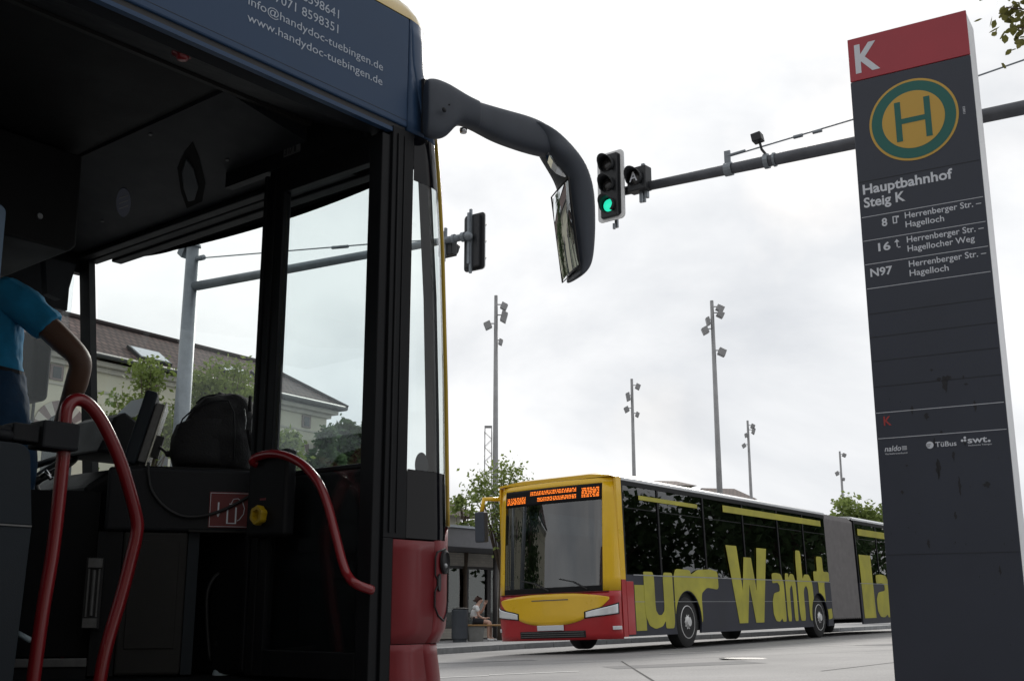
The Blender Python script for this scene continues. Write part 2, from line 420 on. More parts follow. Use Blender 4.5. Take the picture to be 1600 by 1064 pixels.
# white edge line and dashes
ln = MB(); L2 = offset_poly(kerb, -2.6)
for i in range(6, 20):
    p = offset_poly(kerb, -1.55); q = offset_poly(kerb, -1.67)
    ln.quad(*[(x, y, gz(x, y) + .004) for x, y in (p[i], p[i+1], q[i+1], q[i])])
for (x0, y0) in ((-.75, 12.7), (0.25, 13.1), (2.9, 19.2), (4.3, 19.9), (5.7, 20.7)):
    dx, dy = .50, .10
    ln.quad(*[(x, y, gz(x, y) + .004) for x, y in ((x0-dx, y0-dy), (x0+dx, y0+dy), (x0+dx, y0+dy+.13), (x0-dx, y0-dy+.13))])
tag(obj('road_markings', ln, 'road_paint'), kind='structure')
# joints in the slab road
jn = MB()
for pts in ([(3.0, 11.5), (5.2, 14.2), (9.5, 17.2)], [(-1.5, 15.8), (3.5, 16.6), (9.5, 18.4)], [(1.2, 9), (1.5, 16.2)]):
    pr = resample(pts, .5)
    a = offset_poly(pr, .012); b = offset_poly(pr, -.012)
    for i in range(len(pr)-1): jn.quad(*[(x, y, gz(x, y) + .003) for x, y in (a[i], a[i+1], b[i+1], b[i])])
tag(obj('road_joints', jn, 'seam_dark'), kind='structure')
mat('asphalt_patch', (.16, .16, .165), .8, var=.15, scale=3, bump=.2)
pm = MB()
for P_ in ([(1.2,13.6),(3.0,13.9),(2.9,14.9),(1.1,14.5)], [(6.2,19.8),(8.8,20.6),(8.6,21.5),(6.0,20.7)], [(-1.2,17.6),(.4,17.8),(.3,18.3),(-1.3,18.1)]): pm.quad(*[(x, y, gz(x, y) + .002) for x, y in P_])
tag(obj('road_patches', pm, 'asphalt_patch'), kind='structure')
mh = thing('manhole_cover', 'round iron manhole cover in the road in front of the moving bus', 'manhole', (3.1, 15.6, gz(3.1, 15.6) + .002))
obj('lid', MB().lathe((0,0,0), [(.001,.006),(.30,.006),(.30,0)], 'z', 32), 'kiosk_frame', mh); obj('rim', MB().lathe((0,0,0), [(.31,.0),(.31,.007),(.36,.007),(.36,0)], 'z', 32), 'concrete', mh)
# near pavement, on which the pylon stands
npv = [(-.9, -6), (-.55, 0.4), (1.2, 3.6), (2.4, 5.9), (4.2, 8.0), (9, 8.6), (9, -6)]
mb = MB(); mb.rings([[(x, y, gz(x, y) - .05) for x, y in npv], [(x, y, gz(x, y) + .12) for x, y in npv]])
tag(obj('near_pavement', mb, 'pavement'), kind='structure')

# ------------------------------------------------------------------ foliage
def leaves(mb, n, cen, rad, size, clumps=14, flat=1.0, droop=.3):
    cs = []
    for _ in range(clumps):
        while True:
            p = Vector((random.uniform(-1,1), random.uniform(-1,1), random.uniform(-1,1)))
            if .25 < p.length < 1: break
        cs.append(Vector((p.x*rad[0], p.y*rad[1], p.z*rad[2])) + Vector(cen))
    rr = (rad[0]*rad[1]*rad[2])**(1/3) * .40
    for i in range(n):
        c = random.choice(cs); p = c + Vector((random.gauss(0,.5), random.gauss(0,.5), random.gauss(0,.38)))*rr
        a = Vector((random.gauss(0,1), random.gauss(0,1), random.gauss(-droop,.6))).normalized()
        b = a.cross(Vector((random.gauss(0,1), random.gauss(0,1), random.gauss(0,1)))).normalized()
        s = size*random.uniform(.6, 1.35)
        mb.quad(p, p + a*s*.5 + b*s*.28, p + a*s, p + a*s*.5 - b*s*.28)
    return cs
def tree(name, label, base, crown_c, crown_r, size, n, m, trunk_r=.09, clumps=14, cat='tree', group=None, droop=.3):
    t = thing(name, label, cat, base, 0, group); cc = Vector(crown_c) - Vector(base)
    lb = MB(); cs = leaves(lb, n, cc, crown_r, size, clumps, droop=droop)
    obj('crown', lb, m, t)
    tb = MB(); top = cc + Vector((0, 0, crown_r[2]*.4))
    pts = [Vector((0,0,-.1)).lerp(top, k/5) + Vector((random.uniform(-.04,.04), random.uniform(-.04,.04), 0)) for k in range(6)]
    tb.tube(pts, [trunk_r*(1-.14*k) for k in range(6)], 10)
    for c in cs:
        s0 = pts[random.choice((2,3,4))]; mid = s0.lerp(c, .5) + Vector((0,0,.08*crown_r[2]))
        tb.tube([s0, mid, c], [trunk_r*.38, trunk_r*.22, trunk_r*.08], 6)
    obj('trunk', tb, 'bark', t, smooth=True)
    return t
def tree_at(name, label, u, vtop, vbot, wpx, Y, size, n, m, **k):
    """crown spanning vtop..vbot, wpx wide, at depth Y"""
    top = at(u, vtop, Y); bot = at(u, vbot, Y); base = Vector((top.x, Y, gz(top.x, Y) + .12))
    hw = wpx/2/FOC*Y; c = (top + bot)/2
    return tree(name, label, base, c, (hw, hw, (top.z-bot.z)/2), size, n, m, **k)

# ------------------------------------------------------------------ station building (seen through the windscreen)
EF = Vector((.633, .774, 0)); EL = Vector((-.774, .633, 0))
C = at(541, 638, 46); ez = C.z
bd = thing('station_building', 'long cream rendered building with brown tiled hip roof seen through the near bus windows', 'building', (C.x, C.y, 0), math.atan2(-.839, -.545))
# local: x runs back along the street towards the camera, y runs away from us (world -EL*-1 ...)
BL_, BW = 44.0, 5.0
ov = .55
g0 = -1.0
def yy(v): return -v      # local -y points away from the street
wl = MB().box((ov, -BW, g0), (BL_, -ov, ez-.18))
obj('wall', wl, mat('cream_plaster', (.66, .64, .51), .85, var=.07, scale=.5, bump=.1, bscale=8), bd)
cor = MB().box((ov-.14, -BW-.02, ez-.46), (BL_+.1, -ov+.14, ez-.305)); cor.box((ov-.34, -BW-.1, ez-.30), (BL_+.1, -ov+.34, ez-.14)); obj('string_course', MB().box((ov-.04, -BW, ez-1.12), (BL_+.05, -ov+.04, ez-1.05)), 'stone_trim', bd)
obj('cornice', cor, 'stone_trim', bd, bevel=.02)
gt = MB().tube([(0, .02, ez-.02), (BL_, .02, ez-.02)], .09, 8); gt.tube([(0.0, 0, ez-.02), (0.0, -BW, ez-.02)], .09, 8)
obj('gutter', gt, 'gutter', bd, smooth=True)
rh = 1.75; hb = 3.3
A_, B_, D_, E_ = Vector((-.05, .05, ez)), Vector((BL_, .05, ez)), Vector((-.05, -BW-.3, ez)), Vector((BL_, -BW-.3, ez))
R0 = Vector((2.75, -BW/2, ez+rh)); R1 = Vector((BL_, -BW/2, ez+rh))
rf = MB().add([A_, B_, R1, R0], [(0,1,2,3)]); ro = obj('roof', rf, 'roof_tiles', bd); uvproj(ro, (1,0,0), (0, -.86, .5))
rf2 = MB().add([A_, R0, D_, R0, R1, E_, D_], [(0,1,2), (3,4,5,6)]); uvproj(obj('roof', rf2, 'roof_tiles', bd), (0,1,0), (.86,0,.5))
rr_ = MB().tube([R0 + Vector((0,0,.03)), R1 + Vector((0,0,.03))], .10, 8); rr_.tube([A_ + Vector((0,0,.03)), R0 + Vector((0,0,.03))], .09, 8)
obj('ridge', rr_, 'roof_tiles', bd)
rn = (R0-A_); up_ = Vector((0, -(BW/2+.05), rh)).normalized(); nrm = Vector((0, rh, BW/2+.05)).normalized()
def roofpt(x, s): return Vector((x, .05, ez)) + up_*s
for (x, s, wx, hs) in ((9.6, .75, 1.2, .75), (5.4, 1.1, 1.2, .6), (3.7, 1.3, .9, .4), (17.5, .8, 1.2, .75), (27, .8, 1.2, .75)):
    c = roofpt(x, s) + nrm*.06
    f = obj('skylight', MB().obox(c, (wx/2+.08,0,0), up_*(hs/2+.08), nrm*.05), 'gutter', bd)
    obj('pane', MB().obox(c + nrm*.035, (wx/2,0,0), up_*hs/2, nrm*.03), 'skylight', f)
# small windows under the cornice, arched windows below
for k in range(9):
    x = 1.75 + k*3.8
    f = obj('window', MB().box((x-.24, -ov-.02, ez-.98), (x+.24, -ov+.05, ez-.50)), 'voussoir', bd)
    obj('pane', MB().box((x-.15, -ov+.0, ez-.92), (x+.15, -ov+.062, ez-.56)), 'window_dark', f)
for k in range(9):
    x = 1.45 + k*3.8; zc = 6.1; a = MB(); b2 = MB(); r0_, r1_ = .55, .98
    for q in range(11):
        t0, t1 = math.pi*q/11, math.pi*(q+1)/11
        (a if q % 2 == 0 else b2).prism([(x+r0_*math.cos(t0), zc+r0_*math.sin(t0)), (x+r1_*math.cos(t0), zc+r1_*math.sin(t0)), (x+r1_*math.cos(t1), zc+r1_*math.sin(t1)), (x+r0_*math.cos(t1), zc+r0_*math.sin(t1))], lambda p, q_, d: (p, d, q_), -ov-.02, -ov+.06)
    f = obj('arched_window', a, 'voussoir', bd); obj('arch_stone', b2, 'stone_trim', f)
    pn = MB().prism([(x+.55*math.cos(math.pi*q/12), zc+.55*math.sin(math.pi*q/12)) for q in range(13)] + [(x-.55, .8), (x+.55, .8)], lambda p, q_, d: (p, d, q_), -ov-.02, -ov+.02)
    obj('pane', pn, 'window_dark', f)
dp = MB()
for x in (13.9, 27): obj('downpipe', MB().tube([(x, -ov+.1, ez-.2), (x, -ov+.1, 0)], .05, 8), 'gutter', bd)

# ------------------------------------------------------------------ kiosk pavilion in the centre background
K0 = Vector((-4.6, 31.5, 0)); kz = gz(-1.5, 36) + .118
ks = thing('station_pavilion', 'low pavilion with flat grey canopy, pale brick and glazed front behind the moving bus', 'building', (K0.x, K0.y, kz), math.atan2(EF.y, EF.x))
Lk = 19
kw = MB()
kw.box((0, 2.4, 2.35), (Lk, 2.75, 2.78)); kw.box((0, 2.4, 0), (Lk, 2.75, .32))
for x in (0, 9.4, 13.4): kw.box((x, 2.4, .32), (x+.9, 2.75, 2.35))
kw.box((0, 6.5, 0), (Lk, 6.8, 2.78)); kw.box((0, 2.75, 0), (.3, 6.5, 2.78)); kw.box((Lk-.3, 2.75, 0), (Lk, 6.5, 2.78))
uvproj(obj('wall', kw, 'pale_brick', ks), (1, 1, 0), (0, 0, 1))
obj('canopy', MB().box((-1, .35, 2.80), (Lk+.6, 7.2, 3.38)), 'canopy_metal', ks, bevel=.02)
obj('canopy_edge', MB().box((-1.05, .28, 3.384), (Lk+.65, 7.25, 3.46)), 'canopy_edge', ks)
x = .9; k = 0
while x < Lk-1:
    if not (9.2 < x < 10.2 or 13.2 < x < 14.2):
        f = MB().box((x, 2.44, .32), (x+.09, 2.6, 2.35)); f.box((x+1.06, 2.44, .32), (x+1.15, 2.6, 2.35)); f.box((x+.09, 2.44, 2.26), (x+1.06, 2.6, 2.35)); f.box((x+.09, 2.44, .32), (x+1.06, 2.6, .38))
        wf = obj('window', f, 'kiosk_frame', ks); obj('pane', MB().box((x+.09, 2.5, .38), (x+1.06, 2.512, 2.26)), 'kiosk_glass', wf)
    x += 1.16
cl = MB()
for x in (1.0, 7.5, 14.5): obj('column', MB().cyl((x, .9, 0), (x, .9, 2.8), .07, n=12), 'kiosk_frame', ks, smooth=True)
ins = MB(); ins.box((.5, 6.2, 0), (Lk-.5, 6.45, 2.7)); obj('back_wall', ins, 'interior_gray', ks)
sh = MB()
for i in range(14): 
    x = 1.2 + i*1.2; sh.box((x, 4.2, 0), (x+.8, 4.7, random.uniform(.9, 1.9)))
obj('shelf', sh, 'dull_metal', ks)
# tiled roof behind it
P0 = at(762, 806, 50)
th = thing('tiled_house', 'low house with brown tiled roof rising behind the pavilion canopy', 'building', (P0.x, 50, gz(P0.x, 45)), math.atan2(EF.y, EF.x))
hz = P0.z - gz(P0.x, 45)
uvproj(obj('wall', MB().box((-13, .5, 0), (-1.2, 6.5, hz)), 'cream_wall', th), (1,1,0), (0,0,1))
r3 = MB().add([(-14, 0, hz-.1), (-.2, 0, hz-.1), (-4, 3.5, hz+2.3), (-10.5, 3.5, hz+2.3), (-14, 7, hz-.1), (-.2, 7, hz-.1)], [(0,1,2,3), (1,5,2), (5,4,3,2), (4,0,3)])
uvproj(obj('roof', r3, 'roof_tiles', th), (1, 0, 0), (0, .8, .6))
# far roofs peeping over the bus
for nm, lb_, u, v, Y, wd, hh in (('distant_house', 'far dark-roofed house peeping over the moving bus beside a lamp mast', 1140, 757, 80, 3.2, 1.0), ('distant_house', 'small far roof peeping over the yellow end of the moving bus roof', 1055, 745, 80, 2.4, .6)):
    p = at(u, v, Y); g = gz(p.x, Y); t = thing(nm, lb_, 'building', (p.x, Y, g), R(12))
    H_ = p.z - g
    uvproj(obj('wall', MB().box((-wd/2, 0, 0), (wd/2, 5, H_-hh)), 'cream_wall', t), (1,1,0), (0,0,1))
    r_ = MB().add([(-wd/2-.3, -.3, H_-hh), (wd/2+.3, -.3, H_-hh), (wd/2+.3, 5.3, H_-hh), (-wd/2-.3, 5.3, H_-hh), (-wd/2+.5, 2.5, H_), (wd/2-.2, 2.5, H_)], [(0,1,5,4), (2,3,4,5), (0,4,3), (1,2,5)])
    uvproj(obj('roof', r_, 'roof_tiles', t), (1,0,0), (0,.8,.6))

# ------------------------------------------------------------------ trees
tree_at('young_tree', 'light green feathery tree left of the silver mast seen through the windscreen', 228, 562, 745, 104, 25, .12, 4600, 'leaf_light', clumps=48, group='young trees before the station building')
tree_at('young_tree', 'light green feathery tree right of the silver mast, above the black backpack', 350, 562, 700, 120, 27, .12, 4600, 'leaf_light', clumps=48, group='young trees before the station building')
tree_at('young_tree', 'small light green tree low in the door glass beside the arched window', 440, 672, 760, 70, 30, .17, 2400, 'leaf_light', clumps=14, group='young trees before the station building')
tree_at('broadleaf_tree', 'dark green tree at the far corner of the station building', 545, 642, 760, 62, 44, .26, 5200, 'leaf_dark', clumps=24)
tree_at('broadleaf_tree', 'dark leafy tree low in front of the station building corner', 508, 668, 770, 46, 38, .24, 2400, 'leaf_dark', clumps=12)
tree_at('slender_tree', 'slender green tree beside the lamp mast behind the front of the moving bus', 783, 712, 850, 96, 34.5, .12, 2600, 'leaf_light', clumps=40)
tree_at('slender_tree', 'small green shrub tree peeping over the brown tiled roof', 728, 762, 830, 36, 39, .15, 700, 'leaf_light', clumps=8)
tree_at('roadside_tree', 'low wide green tree above the rear of the moving bus beside the pylon', 1342, 779, 850, 90, 58, .26, 3000, 'leaf_light', clumps=20)
# tree whose branch hangs into the upper right corner
nt_ = thing('overhanging_tree', 'tree whose olive green leaves hang into the upper right corner', 'tree', (5.4, 6.6, gz(5.4, 6.6) + .12))
lb = MB()
tips = [at(1572, 12, 6.9), at(1590, 44, 6.8), at(1600, 8, 7.0), at(1618, 50, 6.9), at(1640, 20, 7.1), at(1665, 60, 7.0)]
off = Vector(nt_.location)
for c in tips:
    for i in range(26 if c.x < 3.35 else 60):
        p = c - off + Vector((random.gauss(0,.07), random.gauss(0,.09), random.gauss(0,.06)))
        a = Vector((random.gauss(-.2,.8), random.gauss(0,.8), random.gauss(-.5,.5))).normalized(); b = a.cross(Vector((random.gauss(0,.5), random.gauss(0,.5), 1))).normalized(); s = random.uniform(.045, .085)
        lb.quad(p, p + a*s*.35 + b*s*.3, p + a*s*.7 + b*s*.26, p + a*s, p + a*s*.7 - b*s*.26, p + a*s*.35 - b*s*.3)
leaves(lb, 4200, (.6, .5, 4.3), (1.5, 1.4, 1.0), .08, 30)
obj('crown', lb, 'leaf_near', nt_)
tb = MB().tube([(0,0,-.1), (.03,0,1.2), (.1,.05,2.6), (.4,.3,4.2)], [.10,.09,.075,.05], 12)
for c in tips: tb.tube([Vector((.1,.05,2.7)), (Vector((.1,.05,2.9)) + c - off)/2 + Vector((0,0,.45)), c - off], [.035,.018,.004], 7)
obj('trunk', tb, 'bark', nt_, smooth=True)
# trees along the right side of the square, outside the picture; the moving bus's windows mirror them
for i, (x, y, r, h) in enumerate(((22, 37.5, 2.6, 8.5), (27, 39, 3.0, 10), (30, 34.5, 2.4, 7.5), (32, 46, 3.2, 10.5), (38, 54, 3.2, 10))):
    tree('plane_tree', ['dark tree right of the pylon, nearest the moving bus', 'tall dark tree in the middle of the row right of the pylon', 'dark tree at the near end of the row right of the pylon', 'broad dark tree farther along the row right of the pylon', 'dark tree at the far end of the row right of the pylon'][i],
         (x, y, gz(x, y)), (x, y, h*.58), (r, r, h*.40), .42, 3000, 'leaf_dark', trunk_r=.2, clumps=30, group='trees on the right of the square')
tree('street_tree', 'green conical tree left of the near bus, mirrored in its side mirror', (-13.4, 18.2, gz(-13.4, 18.2)), (-13.4, 18.2, 4.7), (1.25, 1.25, 3.9), .26, 4200, 'leaf_dark', trunk_r=.12, clumps=34)
# far-off wood closing the square
fw = MB()
for i in range(9000):
    x = random.uniform(-30, 190); y = 175 - x*.35 + random.uniform(-5, 5); z = -0.5 + (5.2 + 1.6*math.sin(x*.13) + 1.2*math.sin(x*.41))*random.random()**.6
    a_ = Vector((random.gauss(0,1), random.gauss(0,.4), random.gauss(0,1))).normalized(); c_ = a_.cross(Vector((random.gauss(0,.4), 1, random.gauss(0,.4)))).normalized(); q_ = random.uniform(.6, 1.3); p_ = Vector((x, y, z))
    fw.quad(p_, p_ + a_*q_*.5 + c_*q_*.4, p_ + a_*q_, p_ + a_*q_*.5 - c_*q_*.4)
tag(obj('distant_wood', fw, 'leaf_dark'), 'low dark wood far beyond the road, hidden behind the moving bus', 'wood', kind='stuff')
# the square behind the photographer: trees and a house that the panes and mirrors reflect
for i, (x, y, r, h) in enumerate(((9, -9, 2.6, 8.5), (15, -6, 2.8, 9), (4, -13, 2.4, 8), (20, -12, 3, 10))):
    tree('square_tree', ['dark bushy tree behind the photographer, nearest the pylon', 'tall dark tree behind the photographer, to the far right', 'dark tree directly behind the photographer', 'largest dark tree behind the photographer, in the back row'][i],
         (x, y, gz(x, y)), (x, y, h*.6), (r, r, h*.38), .42, 2600, 'leaf_dark', trunk_r=.2, clumps=26, group='trees on the square behind')
hb_ = thing('terrace_house', 'grey rendered house behind the photographer', 'building', (-16, -26, 0), 0)
uvproj(obj('wall', MB().box((-14, -6, 0), (34, 4, 9)), 'cream_wall', hb_), (1,1,0), (0,0,1))
uvproj(obj('roof', MB().add([(-15,-7,9), (35,-7,9), (35,5,9), (-15,5,9), (-15,-1,13), (35,-1,13)], [(0,1,5,4), (3,4,5,2), (0,4,3), (1,2,5)]), 'roof_tiles', hb_), (1,0,0), (0,.8,.6))
for i in range(12):
    for z in (1.2, 4.2, 7.0): obj('window', MB().box((-12+i*3.8, 3.9, z), (-10.8+i*3.8, 4.05, z+1.5)), 'window_dark', hb_)

# ------------------------------------------------------------------ lamp masts
def lamp_mast(label, u0, v0, Y, u1, lamps, r=.13):
    top = at(u0, v0, Y); g = gz(top.x, Y)
    # heads: (dv from top in px, side, tilt)
    t = thing('lamp_mast', label, 'lamp mast', (top.x, Y, g), 0, 'tall spotlight masts around the bus station')
    H_ = top.z - g
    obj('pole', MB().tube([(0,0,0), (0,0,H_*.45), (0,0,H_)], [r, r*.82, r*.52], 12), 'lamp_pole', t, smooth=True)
    px = Y/FOC*1.02
    for dv, side, hgt, wd in lamps:
        z = H_ - dv*px; s = side
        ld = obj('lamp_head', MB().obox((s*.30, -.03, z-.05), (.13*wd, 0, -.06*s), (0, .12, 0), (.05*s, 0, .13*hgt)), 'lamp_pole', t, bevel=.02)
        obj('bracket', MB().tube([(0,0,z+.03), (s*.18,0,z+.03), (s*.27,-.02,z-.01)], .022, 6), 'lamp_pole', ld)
    return t
lamp_mast('leftmost tall grey spotlight mast, rising over the front of the moving bus', 775, 462, 41, 774, [(16, 1, .9, .8), (33, 1, 1.5, .8), (47, -1, 1.0, .9), (74, .6, .8, .5)])
lamp_mast('short-looking spotlight mast above the roof of the moving bus, second from left', 987, 592, 57, 990, [(11, 1, 1, .8), (27, -.7, 1.6, .7), (47, -1, 1, .8), (55, .8, .9, .6)])
lamp_mast('tallest spotlight mast, standing over the side windows of the moving bus', 1112, 470, 42, 1125, [(11, 1, .8, 1), (21, 1, .8, .9), (32, -.6, 1.2, .5), (47, -1, 1, .8), (82, 1, 1, 1)])
lamp_mast('distant thin spotlight mast right of the tallest one', 1168, 657, 70, 1172, [(8, 1, 1, .8), (15, 1.1, 1.4, .6), (22, -.5, 1, .5), (38, -1, .9, .7)])
lamp_mast('farthest and smallest spotlight mast, left of the pylon', 1312, 705, 83, 1317, [(5, 1, .9, .9), (33, -1, 1.1, .8), (42, .5, .8, .5)])
# lattice mast
lp = at(763, 668, 90); lt = thing('lattice_mast', 'thin steel lattice mast far behind the slender tree', 'mast', (lp.x, 90, gz(lp.x, 90))); H_ = lp.z - gz(lp.x, 90)
m_ = MB(); hw = .33
for sx in (-1,1):
    for sy in (-1,1): m_.tube([(sx*hw, sy*hw, 0), (sx*hw*.8, sy*hw*.8, H_)], .035, 5)
z = 0.0; i = 0
while z < H_-.6:
    s = 1 if i % 2 else -1
    for sy in (-1,1):
        m_.tube([(-s*hw*.9, sy*hw*.9, z), (s*hw*.9, sy*hw*.9, z+.6)], .022, 4); m_.tube([(sy*hw*.9, -s*hw*.9, z), (sy*hw*.9, s*hw*.9, z+.6)], .022, 4)
    z += .6; i += 1
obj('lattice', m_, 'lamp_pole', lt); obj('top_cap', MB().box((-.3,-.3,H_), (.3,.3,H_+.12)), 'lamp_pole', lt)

# ------------------------------------------------------------------ traffic signals
ANG = R(-31.7)     # direction of the pylon face and of the signal arms
def signal_head(parent, pos, ang, letter=False, back=False, plate=True, sc=1.0):
    """three-lamp head; local: faces -y"""
    s = MB(); H = .98 if not letter else .34; w_ = .15
    M = Matrix.Translation(pos) @ Matrix.Rotation(ang, 4, 'Z') @ Matrix.Scale(sc, 4)
    body = MB().box((-w_, .0, -H/2), (w_, .17, H/2)); 
    hd = obj('signal_housing', body.xf(M), 'signal_black', parent, bevel=.015)
    if plate:
        def rr(w2, h2, r, n=5):
            P = []
            for cx, cz, a0 in ((w2-r, h2-r, 0), (-(w2-r), h2-r, 90), (-(w2-r), -(h2-r), 180), (w2-r, -(h2-r), 270)):
                for q in range(n+1): P.append((cx + r*math.cos(R(a0+90*q/n)), cz + r*math.sin(R(a0+90*q/n))))
            return P
        obj('backing_plate', MB().prism(rr(.235, .535, .07), lambda a, b, d: (a, d, b), .055, .075).xf(M), 'signal_border', hd)
        obj('plate_centre', MB().prism(rr(.180, .478, .04), lambda a, b, d: (a, d, b), .048, .056).xf(M), 'signal_black', hd)
        obj('plate_back', MB().prism(rr(.233, .533, .07), lambda a, b, d: (a, d, b), .0752, .080).xf(M), 'signal_black', hd)
    rows = [(0, 'x')] if letter else [(.315, 'off'), (0, 'off'), (-.315, 'on')]
    for z, st in rows:
        obj('lens', MB().lathe((0, -.012, z), [(.001, -.028), (.05, -.024), (.085, -.008), (.10, .02)], 'y', 20).xf(M), 'green_light' if st == 'on' else 'lens_off', hd, smooth=True)
        v = MB(); n = 18; r1v, r2v = [], []
        for ring_y, rad, cut in ((0, .117, 0), (-.20, .122, 1)):
            r1v.append([(rad*math.cos(R(-55+290*q/n)), ring_y*(.45+.55*max(0, math.sin(R(-55+290*q/n)))) , z + rad*math.sin(R(-55+290*q/n))) for q in range(n+1)])
        v.rings([[Vector(p) for p in r] for r in r1v], cap=False, close=False); v.xf(M)
        vo = obj('visor', v, 'signal_black', hd, smooth=True); so = vo.modifiers.new('t', 'SOLIDIFY'); so.thickness = .006
    if letter:
        tx = text('letter', 'A', 'white_lettering', hd, M @ Vector((-.075, -.052, -.055)), width=.13, height=.14, bold=.012, rz=ang)
    rail = MB().box((-.022, .17, -H/2-.12), (.022, .21, H/2+.1)); obj('rail', rail.xf(M), 'galvanised', hd)
    return hd
# right mast with the arm, foot hidden behind / beside the pylon
def arm_mast(label, o, xpole, z, zw, xs_, polar, r_arm=(.055, .085), name='traffic_signal_mast'):
    dirv = Vector((math.cos(ANG), math.sin(ANG), 0)); base = Vector((o[0], o[1], 0)) + dirv*xpole
    g = gz(base.x, base.y)
    t = thing(name, label, 'traffic signal', (base.x, base.y, g), ANG, 'traffic signal masts over the road')
    return t, g
o1 = at(957, 295, 15); o1.z = 0
tR, gR = arm_mast('grey signal arm ending in a green traffic light, reaching left from behind the pylon', o1, 7.9, 6.27, 0, 0, 0)
XR = -7.9; zr = 6.27 - gR
obj('pole', MB().tube([(0,0,0), (0,0,4), (0,0,7.4-gR)], [.15,.13,.11], 16), 'mast_dark', tR, smooth=True)
obj('arm', MB().tube([(.1,0,zr), (XR+2.5,0,zr), (XR+.12,0,zr)], [.095,.078,.062], 14), 'mast_dark', tR, smooth=True)
wy = MB().tube([(0,0,7.2-gR), (XR+3.38,0,6.585-gR), (XR+1.75,0,6.45-gR)], .011, 6)
for x in (2.6, 2.85): wy.cyl((XR+x,0,6.518-gR+.035*(x-2.6)), (XR+x+.12,0,6.523-gR+.035*(x-2.6)), .024, n=8)
obj('stay_wire', wy, 'galvanised', tR)
br = MB().box((XR+1.66, -.015, zr+.05), (XR+1.74, .015, zr+.26)); br.cyl((XR+1.66, 0, zr), (XR+1.76, 0, zr), .092, n=14); br.cyl((XR+1.7,0,zr+.19), (XR+1.95,0,zr+.21), .02, n=8)
br.cyl((XR+2.2, 0, zr), (XR+2.26, 0, zr), .10, n=12); br.cyl((XR+2.32, 0, zr), (XR+2.35, 0, zr), .094, n=12)
obj('bracket', br, 'galvanised', tR)
dt = obj('detector', MB().obox((XR+2.13, -.02, zr+.34), (.065, 0, .01), (0, .07, 0), (-.01, 0, .055)), 'signal_black', tR, bevel=.008)
obj('stem', MB().tube([(XR+2.24,0,zr+.07), (XR+2.17,0,zr+.18), (XR+2.15,0,zr+.28)], .018, 8), 'signal_black', dt)
signal_head(tR, Vector((XR+.02, -.16, zr+.07)), R(-8), sc=.94)
sm2 = signal_head(tR, Vector((XR+.42, -.12, zr+.10)), R(-8), letter=True, plate=False)
st = MB().box((XR+.02,-.06,zr-.54), (XR+.05,-.03,zr-.46)); st.box((XR+.50,-.03,zr-.16), (XR+.54,.04,zr+.28)); st.box((XR+.42,-.03,zr-.22), (XR+.46,.01,zr-.07))
obj('clamp', st, 'galvanised', tR)
o2 = at(745, 375, 17); o2.z = 0
tL, gL = arm_mast('silver signal mast seen through the windscreen, its arm carrying traffic lights seen from behind', o2, -6.36, 6.4, 0, 0, 0)
zl = 6.35 - gL
obj('pole', MB().tube([(0,0,0), (0,0,3.5), (0,0,7.22-gL)], [.175,.15,.125], 20), 'galvanised', tL, smooth=True)
cp = MB().cyl((0,0,7.22-gL), (0,0,7.26-gL), .14, n=16); cp.cyl((-.02,0,7.2-gL), (-.02,0,7.75-gL), .035, n=8); cp.obox((-.2,-.05,7.2-gL), (.06,0,-.05), (0,.06,0), (.05,0,.12)); cp.cyl((.12,0,6.98-gL), (.3,0,6.98-gL), .05, n=8)
obj('pole_cap', cp, 'galvanised', tL)
obj('arm', MB().tube([(.0,0,6.45-gL), (4,0,6.385-gL), (6.17,0,6.347-gL)], [.088,.072,.055], 14), 'galvanised', tL, smooth=True)
obj('stay_wire', MB().tube([(.2,0,6.98-gL), (4.2,0,6.56-gL), (5.4,0,6.42-gL)], .012, 6), 'galvanised', tL)
obj('turnbuckle', MB().cyl((3.4,0,6.635-gL), (3.75,0,6.60-gL), .028, n=8), 'galvanised', tL)
signal_head(tL, Vector((6.22, .22, zl-.06)), R(180-4), sc=.88)
sg = signal_head(tL, Vector((5.74, .18, zl-.08)), R(180-4), letter=True, plate=False, sc=.9)
tip = MB().ball((6.20, 0, 6.347-gL), .075); tip.cyl((5.9,0,6.352-gL), (5.95,0,6.352-gL), .074, n=12); tip.cyl((6.08,0,6.35-gL), (6.14,0,6.35-gL), .08, n=12)
tip.box((6.16,.02,zl-.44), (6.205,.07,zl+.40)); tip.box((5.73,.0,zl-.24), (5.765,.045,zl+.22))
obj('clamp', tip, 'galvanised', tL, smooth=False)

# ------------------------------------------------------------------ stop pylon
py = thing('bus_stop_pylon', 'tall dark grey bus stop pylon with red top, letter K and round H emblem', 'bus stop sign', (1.778, 5.5, .18), ANG)
PZ = -.18
W = .592
obj('body', MB().box((0, .002, 0), (W, .20, 3.531+PZ)), 'pylon_side', py, bevel=.008)
fr = MB().box((-.001, -.012, .02), (W+.001, .0, 3.288+PZ)); obj('front_panel', fr, 'pylon_dark', py, bevel=.003)
hd = obj('header_panel', MB().box((-.001, -.012, 3.292+PZ), (W+.001, .0, 3.534+PZ)), 'pylon_red', py, bevel=.003)
YF = -.0125
text('letter', 'K', 'white_lettering', py, (.032, YF, 3.337+PZ), width=.125, height=.158, bold=.03, thick=.001)
def disc(cx, cz, r0, r1, y, m, name, n=64):
    mb = MB()
    if r0 == 0: mb.prism([(cx + r1*math.cos(2*math.pi*q/n), cz + r1*math.sin(2*math.pi*q/n)) for q in range(n)], lambda a, b, d: (a, d, b), y, YF+.0005)
    return obj(name, mb, m, py)
hc = (.297, 3.013+PZ)
disc(hc[0], hc[1], 0, .218, YF-.001, 'sign_yellow', 'emblem_rim')
